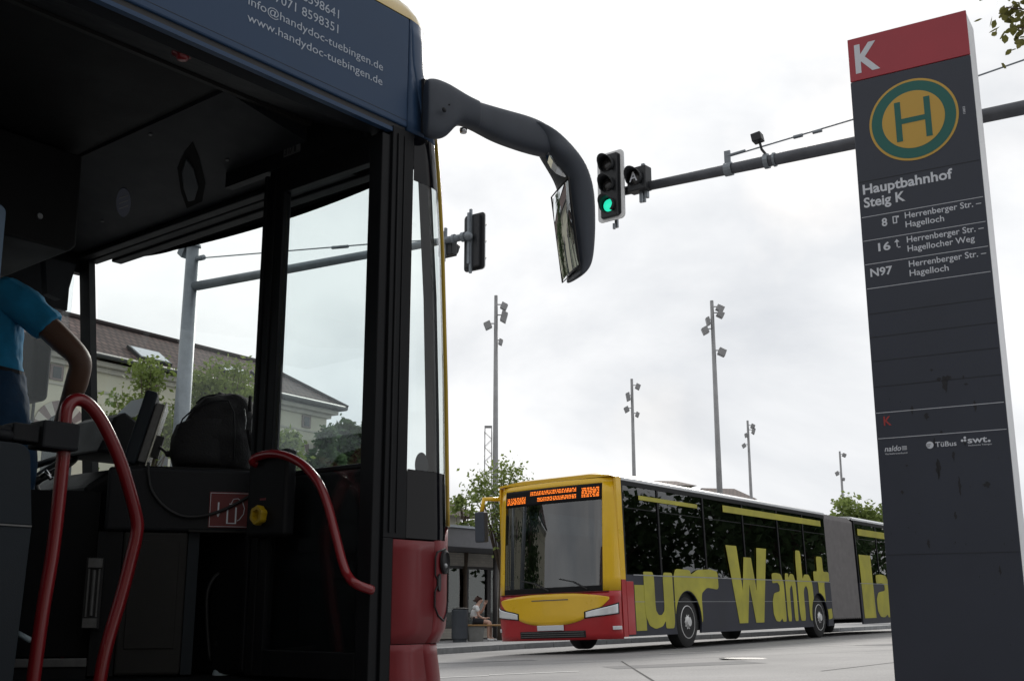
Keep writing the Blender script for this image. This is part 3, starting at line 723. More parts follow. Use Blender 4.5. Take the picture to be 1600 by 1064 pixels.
disc(hc[0], hc[1], 0, .206, YF-.002, 'sign_green', 'emblem_ring')
disc(hc[0], hc[1], 0, .153, YF-.003, 'sign_yellow', 'emblem_disc')
eh = MB(); yh = YF-.004
eh.box((hc[0]-.087, yh, hc[1]-.107), (hc[0]-.057, YF-.0031, hc[1]+.107)); eh.box((hc[0]+.057, yh, hc[1]-.107), (hc[0]+.087, YF-.0031, hc[1]+.107)); eh.box((hc[0]-.0569, yh, hc[1]-.015), (hc[0]+.0569, YF-.0031, hc[1]+.013))
obj('emblem_letter', eh, 'sign_green', py)
def pt(body, x, z, w_=None, h_=None, bold=.012, m='white_lettering', **k): return text('lettering', body, m, py, (x, YF, z+PZ), width=w_, height=h_, bold=bold, thick=.0008, **k)
pt('Hauptbahnhof', .022, 2.665, .436, .052, .024); pt('Steig K', .022, 2.594, .204, .052, .024)
for row, (num, l1, l2, nx_, nw) in enumerate((('8', 'Herrenberger Str. –', 'Hagelloch', .103, .027), ('16', 'Herrenberger Str. –', 'Hagellocher Weg', .076, .060), ('N97', 'Herrenberger Str. –', 'Hagelloch', .028, .108))):
    zb = 2.501 - row*.126
    pt(num, nx_, zb-.021, nw, .042, .024)
    pt(l1, .217, zb, .358, .032, .009); pt(l2, .217, zb-.047, (.183, .313, .183)[row], .032, .009)
ic = MB()   # small symbols beside the numbers
def frame(x0, z0, x1, z1, t): 
    for a, b in (((x0,z0),(x1,z0+t)), ((x0,z1-t),(x1,z1)), ((x0,z0+t),(x0+t,z1-t)), ((x1-t,z0+t),(x1,z1-t))): ic.box((a[0], YF-.0008, a[1]+PZ), (b[0], YF, b[1]+PZ))
frame(.157, 2.484, .178, 2.522, .005); ic.box((.179, YF-.0008, 2.512+PZ), (.188, YF, 2.522+PZ))
ic.box((.166, YF-.0008, 2.362+PZ), (.171, YF, 2.389+PZ)); ic.prism([(.156, 2.386+PZ), (.181, 2.386+PZ), (.1685, 2.402+PZ)], lambda a, b, d: (a, d, b), YF-.0008, YF); ic.box((.1712, YF-.0008, 2.356+PZ), (.184, YF, 2.361+PZ))
obj('symbol', ic, 'white_lettering', py)
lnm = MB()
for z in (2.543, 2.4175, 2.2935, 2.1675, 1.5395, 1.414): obj('divider_line', MB().box((.006, YF-.0006, z+PZ-.0013), (.586, YF, z+PZ+.0013)), 'white_lettering', py)
smn = MB()
for z in (2.7325, 2.037, 1.918, 1.797, 1.669, .86): obj('panel_seam', MB().box((.004, YF-.0006, z+PZ-.0012), (.588, YF, z+PZ+.0012)), 'pylon_seam', py)
pt('K', .038, 1.476, .036, .046, .012, 'red_letter')
pt('naldo', .032, 1.350, .078, .027, .010, shear=.25); 
pt('Verkehrsverbund', .033, 1.334, .104, .0085, .004)
dd = MB()
for k in range(4): dd.box((.114, YF-.0006, 1.352+PZ+k*.0052), (.137, YF, 1.3545+PZ+k*.0052))
n = 28; dd.prism([(.243+.017*math.cos(2*math.pi*q/n), 1.366+PZ+.017*math.sin(2*math.pi*q/n)) for q in range(n)], lambda a, b, d: (a, d, b), YF-.0006, YF)
for cx, cz in ((.389, 1.376), (.402, 1.376), (.402, 1.389), (.507, 1.366)): dd.prism([(cx+.0058*math.cos(2*math.pi*q/16), cz+PZ+.0058*math.sin(2*math.pi*q/16)) for q in range(16)], lambda a, b, d: (a, d, b), YF-.0006, YF)
obj('logo_mark', dd, 'white_lettering', py)
lg = MB().box((.228, YF-.0012, 1.367+PZ), (.247, YF-.0007, 1.370+PZ)); lg.box((.224, YF-.0012, 1.358+PZ), (.243, YF-.0007, 1.361+PZ)); obj('logo_gap', lg, 'pylon_dark', py)
pt('TüBus', .268, 1.355, .095, .024, .012); pt('swt', .413, 1.362, .086, .030, .02); pt('Stadtwerke Tübingen', .414, 1.348, .103, .007, .003)
text('lettering', '15803', 'white_lettering', py, (.545, YF, 2.985+PZ), width=.038, height=.011, bold=.01, thick=.0006).rotation_euler = (R(90), R(-90), 0)
stn = MB()
def streak(cx, z1, L, w_):
    n = 10; P = [(cx + random.uniform(-.25,.25)*w_ - w_*math.sin(math.pi*min(1, (k+.6)/n))*.5, z1 - L*k/n) for k in range(n+1)]
    Q = [(cx + random.uniform(-.25,.25)*w_ + w_*math.sin(math.pi*min(1, (k+.6)/n))*.5, z1 - L*k/n) for k in reversed(range(n+1))]
    stn.prism([(a, b+PZ) for a, b in P+Q], lambda a, b, d: (a, d, b), YF-.0004, YF)
for a in ((.335, 1.69, .085, .022), (.31, 1.685, .02, .02), (.35, 1.69, .03, .03), (.28, 1.73, .012, .012), (.42, 1.685, .02, .008), (.43, 1.645, .012, .016), (.175, 1.56, .045, .014), (.24, 1.52, .035, .022), (.46, 1.56, .06, .012), (.265, 1.40, .05, .008), (.272, 1.30, .10, .020), (.345, 1.33, .05, .010), (.36, 1.21, .09, .012), (.40, 1.37, .02, .01), (.30, 1.43, .015, .014), (.13, 1.28, .01, .012), (.10, 1.16, .02, .016), (.48, 1.18, .03, .03), (.33, 1.05, .04, .01), (.20, .93, .05, .012), (.5, .8, .05, .01)): streak(*a)
for k in range(60):
    x = random.uniform(.02, .57); z = random.uniform(.45, 1.7); s = random.uniform(.001, .0035); stn.box((x, YF-.0004, z+PZ), (x+s, YF, z+PZ+s*random.uniform(1, 3)))
obj('stain', stn, 'stain', py)

# ------------------------------------------------------------------ shared bus front surface
def plan(s, F, W_=2.55, rx=.28, ry=.45, bulge=.06, off=0.0):
    if s <= .2: t = R(90)*s/.2; x, y = F-rx+rx*math.sin(t), ry*(1-math.cos(t)); n = Vector((ry*math.sin(t), -rx*math.cos(t))).normalized()
    elif s < .8:
        q = (s-.2)/.6; y = ry + q*(W_-2*ry); e = (y-W_/2)/(W_/2-ry); x = F + bulge*(1-e*e); n = Vector((1, 2*bulge*e/(W_/2-ry))).normalized()
    else: t = R(90)*(1-s)/.2; x, y = F-rx+rx*math.sin(t), W_-ry*(1-math.cos(t)); n = Vector((ry*math.sin(t), rx*math.cos(t))).normalized()
    return x + n.x*off, y + n.y*off
def interp(tab, z):
    if z <= tab[0][0]: return tab[0][1]
    for (a, b), (c, d) in zip(tab[:-1], tab[1:]):
        if z <= c: return b + (d-b)*(z-a)/(c-a)
    return tab[-1][1]
def patch(s0, s1, z0, z1, F, ns=24, nz=8, off=0.0, flip=1):
    """grid on the front surface; z0/z1 numbers or functions of s; F(z)"""
    mb = MB()
    for i in range(ns+1):
        s = s0 + (s1-s0)*i/ns; a = z0(s) if callable(z0) else z0; b = z1(s) if callable(z1) else z1
        for j in range(nz+1):
            z = a + (b-a)*j/nz; x, y = plan(s, F(z), off=off); mb.v.append((x, y*flip, z))
    for i in range(ns):
        for j in range(nz):
            k = i*(nz+1)+j; mb.f.append((k, k+nz+1, k+nz+2, k+1))
    return mb
def solid(o, t, off=-1):
    s = o.modifiers.new('thickness', 'SOLIDIFY'); s.thickness = t; s.offset = off; return o
def flatside(x0, z0, z1, F, nz=10, y=0.0, rx=.28):
    mb = MB()
    for j in range(nz+1):
        z = z0 + (z1-z0)*j/nz; mb.v += [(x0, y, z), (F(z)-rx, y, z)]
    for j in range(nz): mb.f.append((2*j, 2*j+1, 2*j+3, 2*j+2))
    return mb
def arch_panel(x0, x1, z0, z1, wheels, y0, y1, r=.56, zc=.48):
    """side skirt with round wheel openings"""
    P = [(x0, z0)]
    for wx in sorted(wheels):
        a0 = math.asin(max(-1, min(1, (z0-zc)/r)))
        for q in range(15):
            t = math.pi - a0 + (2*a0 - math.pi)*q/14 if True else 0
            P.append((wx + r*math.cos(t), zc + r*math.sin(t)))
    P += [(x1, z0), (x1, z1), (x0, z1)]
    mb = MB(); n = len(P)
    mb.add([(a, y0, b) for a, b in P] + [(a, y1, b) for a, b in P], [tuple(range(n)), tuple(range(2*n-1, n-1, -1))] + [(i, (i+1) % n, (i+1) % n + n, i+n) for i in range(n)])
    return mb
def wheel(parent, x, y, z, side, r=.47, spokes=10):
    """side=-1: outer face towards -y"""
    t = obj('wheel', MB().lathe((x, y, z), [(r*.6, side*.0), (r*.9, side*.0), (r, -side*.03), (r, -side*.25), (r*.9, -side*.28), (r*.5, -side*.28)], 'y', 40), 'tyre', parent, auto=True)
    m = MB().lathe((x, y, z), [(.01, side*.045), (.08, side*.045), (.10, side*.01), (.16, -side*.03), (r*.60, -side*.05), (r*.63, side*.008), (r*.66, side*.004), (r*.66, -side*.1), (.01, -side*.1)], 'y', 40)
    for k in range(spokes):
        a = 2*math.pi*k/spokes; m.ball((x+.125*math.cos(a), y+side*.0, z+.125*math.sin(a)), .016, 6, 4)
    obj('rim', m, 'rim', t, auto=True)
    return t

# ------------------------------------------------------------------ NEAR BUS
AO = Vector((-.26, 4.4, .018)); AANG = R(50.7)
AX = Vector((math.cos(AANG), math.sin(AANG), 0)); AY = Vector((-AX.y, AX.x, 0))
def hit(u, v, ax, c, o=AO, ang=AANG):
    """local coordinates where the sight line of photo pixel (u,v) meets the local plane coordinate[ax] = c"""
    ex = Vector((math.cos(ang), math.sin(ang), 0)); ey = Vector((-ex.y, ex.x, 0))
    d = at(u, v, 1.0) - Vector((0,0,CAMZ)); q = Vector((0,0,CAMZ)) - Vector(o)
    dl = Vector((d.dot(ex), d.dot(ey), d.z)); cl = Vector((q.dot(ex), q.dot(ey), q.z))
    return cl + dl*((c-cl[ax])/dl[ax])
bus = thing('city_bus', 'near bus with open door, dark blue fascia, red lower front and long curved mirror', 'bus', AO, AANG)
FT = [(.15,.17),(.25,.20),(.325,.20),(.43,.178),(.466,.174),(.475,.215),(.57,.228),(.886,.229),(1.47,.206),(2.0,.176),(2.27,.151),(2.49,.123),(2.59,.097),(2.75,.054),(2.92,.042),(3.0,.02),(3.1,-.05)]
FA = lambda z: interp(FT, z)
# upper side panels
LB = -12.0
DX0, DX1 = -2.03, -.325      # door opening
o = obj('side_fascia', MB().box((LB, 0, 2.452), (-.247, .05, 2.925)), 'blue_paint', bus, bevel=.006)
tr_ = MB().box((LB, .004, 2.412), (-.285, .03, 2.428)); obj('fascia_trim', tr_, 'blue_paint', o)
obj('fascia_seam', MB().box((LB, .010, 2.4285), (-.25, .04, 2.4515)), 'black_rubber', o)
obj('seam_line', MB().box((LB, -.0008, 2.478), (-.25, 0, 2.4795)), 'black_rubber', o)
for body_, (u0, v0, u1, v1), wz, h_ in (('www.handydoc-tuebingen.de', (386, 34, 597, 133), None, .034), ('info@handydoc-tuebingen.de', (387.5, 9, 598, 110), None, .034)):
    a = hit(u0, v0, 1, 0); b = hit(u1, v1, 1, 0); text('lettering', body_, 'lettering', o, (a.x, -.0005, (a.z+b.z)/2), width=b.x-a.x, height=.033, bold=-.002, thick=.001)
a = hit(418, -5, 1, 0); b = hit(528, 53, 1, 0); text('lettering', '07071 8598351', 'lettering', o, (-.955, -.0005, b.z), width=b.x+.955, height=.037, bold=-.002, thick=.001)
b = hit(529, 30, 1, 0); text('lettering', '07071 8598641', 'lettering', o, (-.955, -.0005, b.z), width=b.x+.955, height=.037, bold=-.002, thick=.001)
# front upper corner: blue return, yellow front above the windscreen, roof
fb = flatside(-.243, 2.440, 2.925, FA); k = len(fb.v); pp = patch(0, .045, 2.440, 2.925, FA, 6, 8); fb.add(pp.v, pp.f)
o = obj('corner_fascia', fb, 'blue_paint', bus, smooth=True); solid(o, .03)
o = obj('front_mask', patch(.0455, 1.0, 2.506, 2.925, FA, 40, 8), 'yellow_paint', bus, smooth=True); solid(o, .03)
o = obj('sign_glass', patch(.14, .86, 2.50, 2.86, FA, 30, 4, off=.006), 'window_dark', bus, smooth=True)
rs = []
for z, ins in ((2.927, 0.0), (2.96, .004), (3.0, .022), (3.035, .055), (3.06, .12), (3.075, .26)):
    ring = [Vector((*plan(i/40, FA(z)), z)) for i in range(41)]
    ring = [Vector((p.x-ins*1.2 if p.x > -.3 else p.x, p.y + (ins if p.y < 1.2 else -ins)*min(1, abs(p.y-1.275)/.9), z)) for p in ring]
    ring += [Vector((LB+ins, 2.55-ins, z)), Vector((LB+ins, ins, z))]
    rs.append(ring)
obj('roof', MB().rings(rs), 'yellow_paint', bus, auto=True)
obj('front_lining', patch(.0, 1.0, 2.472, 2.915, FA, 40, 4, off=-.04), 'dark_trim', bus, smooth=True)
obj('front_lining', patch(.0, 1.0, .335, .90, FA, 40, 4, off=-.05), 'dark_trim', bus, smooth=True)
# gap seam between fascia and roof
obj('roof_seam', MB().box((LB, .004, 2.9252), (-.24, .03, 2.9268)), 'black_rubber', bus)
# windscreen, corner pane
ws = obj('windscreen', patch(.036, .964, 1.06, 2.464, FA, 60, 16), 'windscreen_glass', bus, smooth=True)
obj('black_border', patch(.036, .964, .90, 1.059, FA, 50, 4, off=.001), 'glass_black', ws, smooth=True)
obj('black_border', patch(.036, .964, 2.465, 2.505, FA, 50, 3, off=.001), 'glass_black', ws, smooth=True); obj('black_border', patch(.036, .10, 2.21, 2.463, FA, 6, 3, off=-.001), 'glass_black', ws, smooth=True)
cg = flatside(-.205, 1.10, 2.24, FA); pp = patch(0, .034, 1.10, 2.24, FA, 6, 10); cg.add(pp.v, pp.f); cgo = obj('corner_glass', cg, 'windscreen_glass', bus, smooth=True)
for z0, z1 in ((.845, 1.099), (2.241, 2.436)):
    cb = flatside(-.205, z0, z1, FA); pp = patch(0, .0355, z0, z1, FA, 6, 6); cb.add(pp.v, pp.f); obj('black_border', cb, 'glass_black', cgo, smooth=True)
pil = MB(); pil.rings([[Vector((FA(z)-.235+dx, .035+dy, z)) for dx, dy in ((-.012,-.012),(.018,-.006),(.03,.05),(.0,.05))] for z in (.86, 1.3, 1.8, 2.42)])
obj('windscreen_pillar', pil, 'dark_trim', bus)
yb = obj('yellow_edge', patch(.054, .092, .905, 2.50, FA, 4, 24, off=.001), 'yellow_paint', bus, smooth=True); solid(yb, .014, 0)
# front door post
post = MB().box((-.322, .0, .842), (-.206, .085, 2.436)); post.box((-.322, .0, .33), (-.271, .085, .8415)); post.box((-.33, .012, .33), (-.3225, .06, 2.40)); post.box((-.298, -.006, .86), (-.290, 0, 2.41)); post.box((-.262, -.004, .86), (-.258, 0, 2.41))
obj('door_post', post, 'black_frame', bus, bevel=.005)
# red lower front corner
fr1 = flatside(-.268, .4685, .838, FA); o = obj('side_skirt', fr1, 'red_paint', bus, smooth=True); solid(o, .02)
rz1 = lambda s: .845 + .075*min(1, max(0, s/.085))**2 * (1 if s < .5 else 1)
o = obj('front_panel', patch(.0015, 1.0, .4685, lambda s: .842 + .07*(min(1, min(s, 1-s)/.075))**2, FA, 60, 8), 'red_paint', bus, smooth=True); solid(o, .02)
lo = flatside(-.278, .17, .4655, FA); o2_ = obj('side_skirt', lo, 'red_paint', bus, smooth=True); solid(o2_, .02)
lb_ = obj('bumper', patch(0, 1, .17, .4655, FA, 50, 8, off=.0), 'red_paint', bus, smooth=True); solid(lb_, .02)
# headlight cover panel, socket, grip on the corner
s0_ = .035
def fp(s, z, off): x, y = plan(s, FA(z), off=off); return Vector((x, y, z))
cov = []
outl = [(a_-.016, b_) for a_, b_ in [(.022,.80),(.048,.815),(.075,.80),(.078,.62),(.066,.575),(.050,.548),(.028,.567),(.018,.60),(.018,.655),(.024,.675),(.024,.70),(.018,.715),(.018,.78)]]
ring = MB(); nO = len(outl)
ring.tube([fp(a, b, .003) for a, b in outl] + [fp(*outl[0], .003)], .0035, 6, cap=False)
obj('panel_seam', ring, 'black_rubber', bus)
sk = obj('lamp_socket', MB().xf(Matrix.Identity(4)), 'black_rubber', bus) if False else None
c0 = fp(.029, .765, .004); nn = (fp(.029, .765, .05)-c0).normalized(); tt = Vector((-nn.y, nn.x, 0))
so_ = MB().rings([[c0 + tt*(r_*math.cos(2*math.pi*q/24)) + Vector((0,0,r_*1.25*math.sin(2*math.pi*q/24))) + nn*h for q in range(24)] for r_, h in ((.036,-.002),(.036,.008),(.030,.012),(.026,.004),(.002,.002))])
so2 = obj('lamp_socket', so_, 'black_rubber', bus, auto=True)
obj('plug', MB().ball(c0 + nn*.002 + Vector((0,0,-.014)), .011, 12, 8), 'steel', so2, smooth=True)
c0 = fp(.014, .688, .002); g_ = MB().rings([[c0 + Vector((0,0,.033*math.cos(2*math.pi*q/20))) + tt*(.018*math.sin(2*math.pi*q/20)*(1 if math.sin(2*math.pi*q/20) < 0 else .6)) + nn*h for q in range(20)] for h in (-.001, .004)])
obj('finger_grip', g_, 'black_rubber', bus)

# lower body, floor, far side
wb = [-2.7, -8.6]
obj('side_body', MB().box((LB, 0, 1.02), (DX0-.06, .05, 1.10)), 'blue_paint', bus)
obj('side_body', arch_panel(LB, DX0-.06, .28, 1.018, wb, 0, .05), 'blue_paint', bus)
obj('side_body', MB().box((LB, 0, 2.36), (DX0-.06, .05, 2.41)), 'black_frame', bus)
x = DX0-.06
while x > LB+.5:
    x2 = max(LB+.1, x-1.45); obj('side_pillar', MB().box((x-.07, .004, 1.102), (x, .05, 2.358)), 'black_frame', bus); obj('side_window', MB().box((x2, .02, 1.102), (x-.072, .026, 2.358)), 'window_glass', bus); x = x2
obj('rear_door_post', MB().box((DX0-.058, .0, .30), (DX0, .10, 2.41)), 'black_frame', bus)
fl = MB().box((LB, .06, .26), (-.05, 2.49, .33)); obj('floor', fl, 'dark_trim', bus)
obj('step_edge', MB().box((DX0+.01, .0, .285), (DX1-.01, .058, .335)), 'steel', bus, bevel=.004)
fs = MB().box((LB, 2.50, .28), (-.10, 2.55, 1.13)); fs.box((LB, 2.50, 2.34), (-.16, 2.55, 2.92)); fs.box((-1.62, 2.50, 1.13), (-1.5, 2.55, 2.34))
x = -3.1
while x > LB: fs.box((x-.07, 2.50, 1.13), (x, 2.55, 2.34)); x -= 1.5
obj('far_side', fs, 'black_frame', bus)
obj('driver_window', MB().box((-1.495, 2.52, 1.135), (-.2, 2.526, 2.335)), 'window_glass', bus)
obj('side_window', MB().box((LB+.1, 2.52, 1.135), (-1.625, 2.526, 2.335)), 'window_glass', bus)
obj('rear_wall', MB().box((LB-.05, 0, .28), (LB-.002, 2.55, 2.92)), 'blue_paint', bus)
for wx in wb:
    wheel(bus, wx, .03, .475, -1); wheel(bus, wx, 2.50, .40, 1)
    obj('wheel_housing', MB().box((wx-.6, .35, .34), (wx+.6, .75, 1.05)), 'dark_trim', bus); obj('wheel_housing', MB().box((wx-.6, 1.8, .34), (wx+.6, 2.48, 1.05)), 'dark_trim', bus)
# A pillar on the driver's side
p1 = hit(137, 436, 1, 2.47); p2 = hit(141, 690, 1, 2.40)
ap = MB(); 
for_z = [(p1 + (p1-p2)*.12), p1, p2, p2 + (p2-p1)*.25]
ap.rings([[p + Vector((-.03, .03, 0)), p + Vector((.012, .03, 0)), p + Vector((.03, -.025, 0)), p + Vector((-.012, -.035, 0))] for p in for_z])
obj('front_pillar', ap, 'dark_trim', bus)
# ceiling and overhead panels
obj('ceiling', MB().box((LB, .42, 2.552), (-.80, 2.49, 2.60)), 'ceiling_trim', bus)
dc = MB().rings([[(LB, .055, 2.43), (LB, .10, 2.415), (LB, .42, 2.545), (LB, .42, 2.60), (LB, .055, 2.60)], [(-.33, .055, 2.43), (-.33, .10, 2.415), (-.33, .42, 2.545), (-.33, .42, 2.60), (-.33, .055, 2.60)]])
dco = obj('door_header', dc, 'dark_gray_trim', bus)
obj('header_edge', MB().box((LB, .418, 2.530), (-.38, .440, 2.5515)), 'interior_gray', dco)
yq = .25
for _ in range(12): cp_ = hit(285, 87, 2, 2.411+(yq-.1)*.406); yq = cp_.y

rb = MB().lathe((cp_.x, cp_.y, cp_.z-.004), [(.002, -.012), (.018, -.012), (.022, -.004), (.022, .004), (.036, .006), (.036, .03)], 'z', 20)
obj('emergency_button', rb, 'rail_red', dco, smooth=True)
for u, v in ((222, 48), (357, 107)):
    q = hit(u, v, 2, 2.46); obj('catch', MB().box((q.x-.03, q.y-.01, 2.44), (q.x+.03, q.y+.01, 2.47)), 'black_frame', dco, bevel=.004)
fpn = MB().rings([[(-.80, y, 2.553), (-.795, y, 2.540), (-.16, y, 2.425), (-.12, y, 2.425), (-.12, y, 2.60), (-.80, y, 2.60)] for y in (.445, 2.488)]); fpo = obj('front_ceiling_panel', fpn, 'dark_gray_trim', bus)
def fpz(x): return 2.540 - (x+.795)*.115/.635
def onfp(u, v):      # meets the sloping panel
    x = -.6
    for _ in range(12): q = hit(u, v, 2, fpz(x)); x = q.x
    return q
q = onfp(193, 316); slope = math.atan(-.115/.635)
stp = [onfp(193 + 11.5*math.cos(2*math.pi*k/32), 316 + 22.5*math.sin(2*math.pi*k/32)) for k in range(32)]
st_ = MB().rings([[Vector((p.x, p.y, fpz(p.x)+dz)) for p in stp] for dz in (-.0005, -.002)])
so3 = obj('round_sticker', st_, mat('sticker_blue', (.008, .014, .05), .5), fpo)
for v_ in (306, 314, 322): obj('sticker_line', MB().rings([[Vector((p.x, p.y, fpz(p.x)+dz)) for p in (onfp(186, v_+3), onfp(200, v_-2), onfp(200, v_-.6), onfp(186, v_+4.4))] for dz in (-.0021, -.0026)]), 'dull_metal', so3)
for k in range(3): text('lettering', ['BITTE', 'NICHT', 'STÖREN'][k], 'dull_metal', so3, (0,0,0), width=.01) if False else None
# grille on the ceiling panel
spk = [onfp(u, v) for u, v in ((301,222),(311,245),(321,286),(316,314),(292,325),(283,300),(277,262),(288,238))]
obj('speaker_recess', MB().rings([[Vector((p.x, p.y, fpz(p.x)+dz)) for p in spk] for dz in (.004, -.003)]), mat('recess_black', (.003, .003, .003), .8, spec=.1), fpo)
spi = [onfp(u, v) for u, v in ((291,245),(303,262),(310,290),(304,310),(294,312),(287,292),(284,266))]
obj('speaker_cover', MB().rings([[Vector((p.x, p.y, fpz(p.x)+dz)) for p in spi] for dz in (-.0031, -.012)]), 'slate_panel', fpo, bevel=.004)
for u, v in ((160, 345), (235, 210), (355, 250)):
    q5 = onfp(u, v); obj('screw', MB().lathe((q5.x, q5.y, fpz(q5.x)-.003), [(.001,-.002),(.007,-.002),(.008,.002)], 'z', 12), 'dull_metal', fpo)
# header board above the leaf with the capacity plate
hbrd = obj('header_board', MB().box((-.385, .10, 2.395), (-.345, .98, 2.60)), 'dark_trim', bus)
q = hit(457, 226, 0, -.386)
cpz = q.z
cap_ = obj('capacity_plate', MB().box((-.389, q.y-.052, cpz-.045), (-.3855, q.y+.052, cpz+.045)), 'dull_metal', hbrd)
for k, s_ in enumerate(('31', '71', '1')):
    text('digits', s_, 'black_rubber', cap_, (-.3893, q.y+.045-k*.034, cpz-.038), height=.030, bold=.01, rz=R(-90), thick=.0008)
    ic_ = MB(); yc = q.y+.032-k*.034; ic_.lathe((-.3897, yc, cpz+.034), [(.001,-.0004),(.006,-.0004),(.006,.0004)], 'x', 10)
    ic_.box((-.3901, yc-.004, cpz+.008), (-.3893, yc+.004, cpz+.026)); ic_.box((-.3901, yc-.011, cpz+.006), (-.3893, yc+(.0 if k else .004), cpz+.011))
    obj('pictogram', ic_, 'black_rubber', cap_)
# windscreen header rails
hr = MB().box((-.16, .44, 2.402), (-.1005, 2.48, 2.430)); hr.box((-.22, .44, 2.405), (-.165, 2.48, 2.43)); hr.box((-.10, .06, 2.39), (-.04, 2.34, 2.44))
obj('windscreen_header', hr, 'dark_trim', bus, bevel=.006)
# overhead box above the driver
obx = hit(124, 300, 1, 1.445).x; obz = hit(130, 398, 1, 1.445).z
ob = MB().rings([[(-2.1, y, 2.549), (-2.1, y, zb), (obx-.02, y, zb), (obx+.01, y, zb+.03), (obx+.0, y, 2.53)] for y, zb in ((1.445, obz), (2.485, obz-.02))])
obo = obj('overhead_compartment', ob, 'ceiling_trim', bus, bevel=.01)
q1 = hit(95, 428, 1, 2.2)
obj('sun_visor', MB().rings([[(q1.x-.10, 2.18, q1.z+.06), (q1.x+.065, 2.18, q1.z+.06), (q1.x+.035, 2.18, q1.z-.10), (q1.x-.0, 2.18, q1.z-.135), (q1.x-.07, 2.18, q1.z-.12)], [(q1.x-.10, 2.23, q1.z+.06), (q1.x+.065, 2.23, q1.z+.06), (q1.x+.035, 2.23, q1.z-.10), (q1.x-.0, 2.23, q1.z-.135), (q1.x-.07, 2.23, q1.z-.12)]]), 'dark_gray_trim', obo)
q = hit(62, 338, 1, 1.444); obj('lock', MB().lathe((q.x, 1.443, q.z), [(.002,-.004),(.012,-.004),(.014,.001)], 'y', 16), 'steel', obo)
sb = MB().box((-1.45, 2.49, 2.12), (-.24, 2.515, 2.336)); obj('window_blind', sb, 'dark_gray_trim', bus)

# door leaf folded inwards
XL = -.35
lf = MB()
lf.box((XL-.02, .010, .345), (XL+.02, .080, 2.395)); lf.box((XL-.02, .592, .345), (XL+.02, .690, 2.395)); lf.box((XL-.02, .0805, 2.285), (XL+.02, .5915, 2.395)); lf.box((XL-.02, .0805, .345), (XL+.02, .5915, .44))
lf.box((XL-.012, .0805, 1.095), (XL+.012, .5915, 1.112)); lf.box((XL-.03, .694, .36), (XL+.012, .712, 2.38)); lf.box((XL-.027, .640, .36), (XL-.0205, .648, 2.38))
leaf = obj('door_leaf', lf, 'black_frame', bus, bevel=.004)
obj('door_glass', MB().box((XL-.004, .0805, .44), (XL+.004, .5915, 2.285)), 'window_glass', leaf)
hp = [hit(u, v, 0, -.44) for u, v in ((395,722),(402,714),(425,709),(452,714),(478,730),(500,758),(514,795),(525,838),(534,874),(543,898),(556,912))]
hp = [hp[0] + Vector((.06, 0, -.01))] + hp + [hp[-1] + Vector((.07, -.008, -.02))]
def smooth_pts(P, n=4):
    o_ = []
    for i in range(len(P)-1):
        a = P[max(i-1,0)]; b = P[i]; c = P[i+1]; d = P[min(i+2, len(P)-1)]
        for k in range(n):
            t = k/n; o_.append(.5*((2*b) + (c-a)*t + (2*a-5*b+4*c-d)*t*t + (3*b-a-3*c+d)*t**3))
    o_.append(P[-1]); return o_
obj('handrail', MB().tube(smooth_pts(hp), .0165, 14), 'rail_red', leaf, smooth=True)
kb = MB(); ya, yb_ = hit(448, 770, 0, -.42).y, hit(388, 770, 0, -.42).y
z0, z1 = hit(420, 838, 0, -.42).z, hit(420, 703, 0, -.42).z
kbo = obj('valve_box', MB().box((-.425, ya, z0), (-.371, yb_, z1)), 'dark_trim', leaf, bevel=.016, seg=3)
q = hit(408, 805, 0, -.428)
kn = MB(); kn.rings([[Vector((-.427-h, q.y + (r_*(1 + (.10 if (k//3) % 2 else 0)))*math.cos(2*math.pi*k/36), q.z + (r_*(1 + (.10 if (k//3) % 2 else 0)))*math.sin(2*math.pi*k/36))) for k in range(36)] for r_, h in ((.033, 0), (.035, .02), (.032, .028), (.020, .028), (.018, .008), (.002, .008))])
obj('emergency_knob', kn, 'knob_yellow', kbo, auto=True)
obj('red_mark', MB().box((-.4256, q.y-.02, q.z+.058), (-.425, q.y+.016, q.z+.066)), 'sign_red', kbo)
# rear leaf, folded at the other end of the opening
l2_ = MB(); X2 = DX0+.035
l2_.box((X2-.02, .010, .345), (X2+.02, .080, 2.395)); l2_.box((X2-.02, .592, .345), (X2+.02, .690, 2.395)); l2_.box((X2-.02, .0805, 2.285), (X2+.02, .5915, 2.395)); l2_.box((X2-.02, .0805, .345), (X2+.02, .5915, .44))
lo2 = obj('door_leaf', l2_, 'black_frame', bus, bevel=.004); obj('door_glass', MB().box((X2-.004, .0805, .44), (X2+.004, .5915, 2.285)), 'window_glass', lo2)

# cab cabinet, diagonal front
P1 = Vector((-.73, 1.16, 0)); DE = Vector((.813, -.582, 0)); DN = Vector((.582, .813, 0))
DANG = math.atan2(-.582, .813)
cab_o = AO + AX*P1.x + AY*P1.y; cab_a = AANG + DANG
def dh(u, v, c=0.0): return hit(u, v, 1, c, cab_o, cab_a)      # x along the front, y depth, z
cabm = thing('tmp', None, None); bpy.data.objects.remove(cabm)
def cabobj(name, mb, m, parent=bus, **k):
    M = Matrix.Translation(P1) @ Matrix.Rotation(DANG, 4, 'Z'); return obj(name, mb.xf(M), m, parent, **k)
cmb = MB().box((0, 0, .895), (.80, .62, 1.150)); cab = cabobj('cab_cabinet', cmb, 'dark_gray_trim', bevel=.014, seg=3)
cabobj('counter_top', MB().box((.02, .02, 1.1505), (.80, .66, 1.158)), 'dark_trim', cab)
xr = dh(290, 900).x; xm = dh(188, 900).x
cabobj('cabinet_panel', MB().box((xm, .012, .34), (xr, .10, .893)), 'interior_gray', cab, bevel=.01)
cabobj('panel_inset', MB().box((xm+.03, .006, .44), (xr-.03, .0115, .86)), 'interior_gray', cab, bevel=.004)
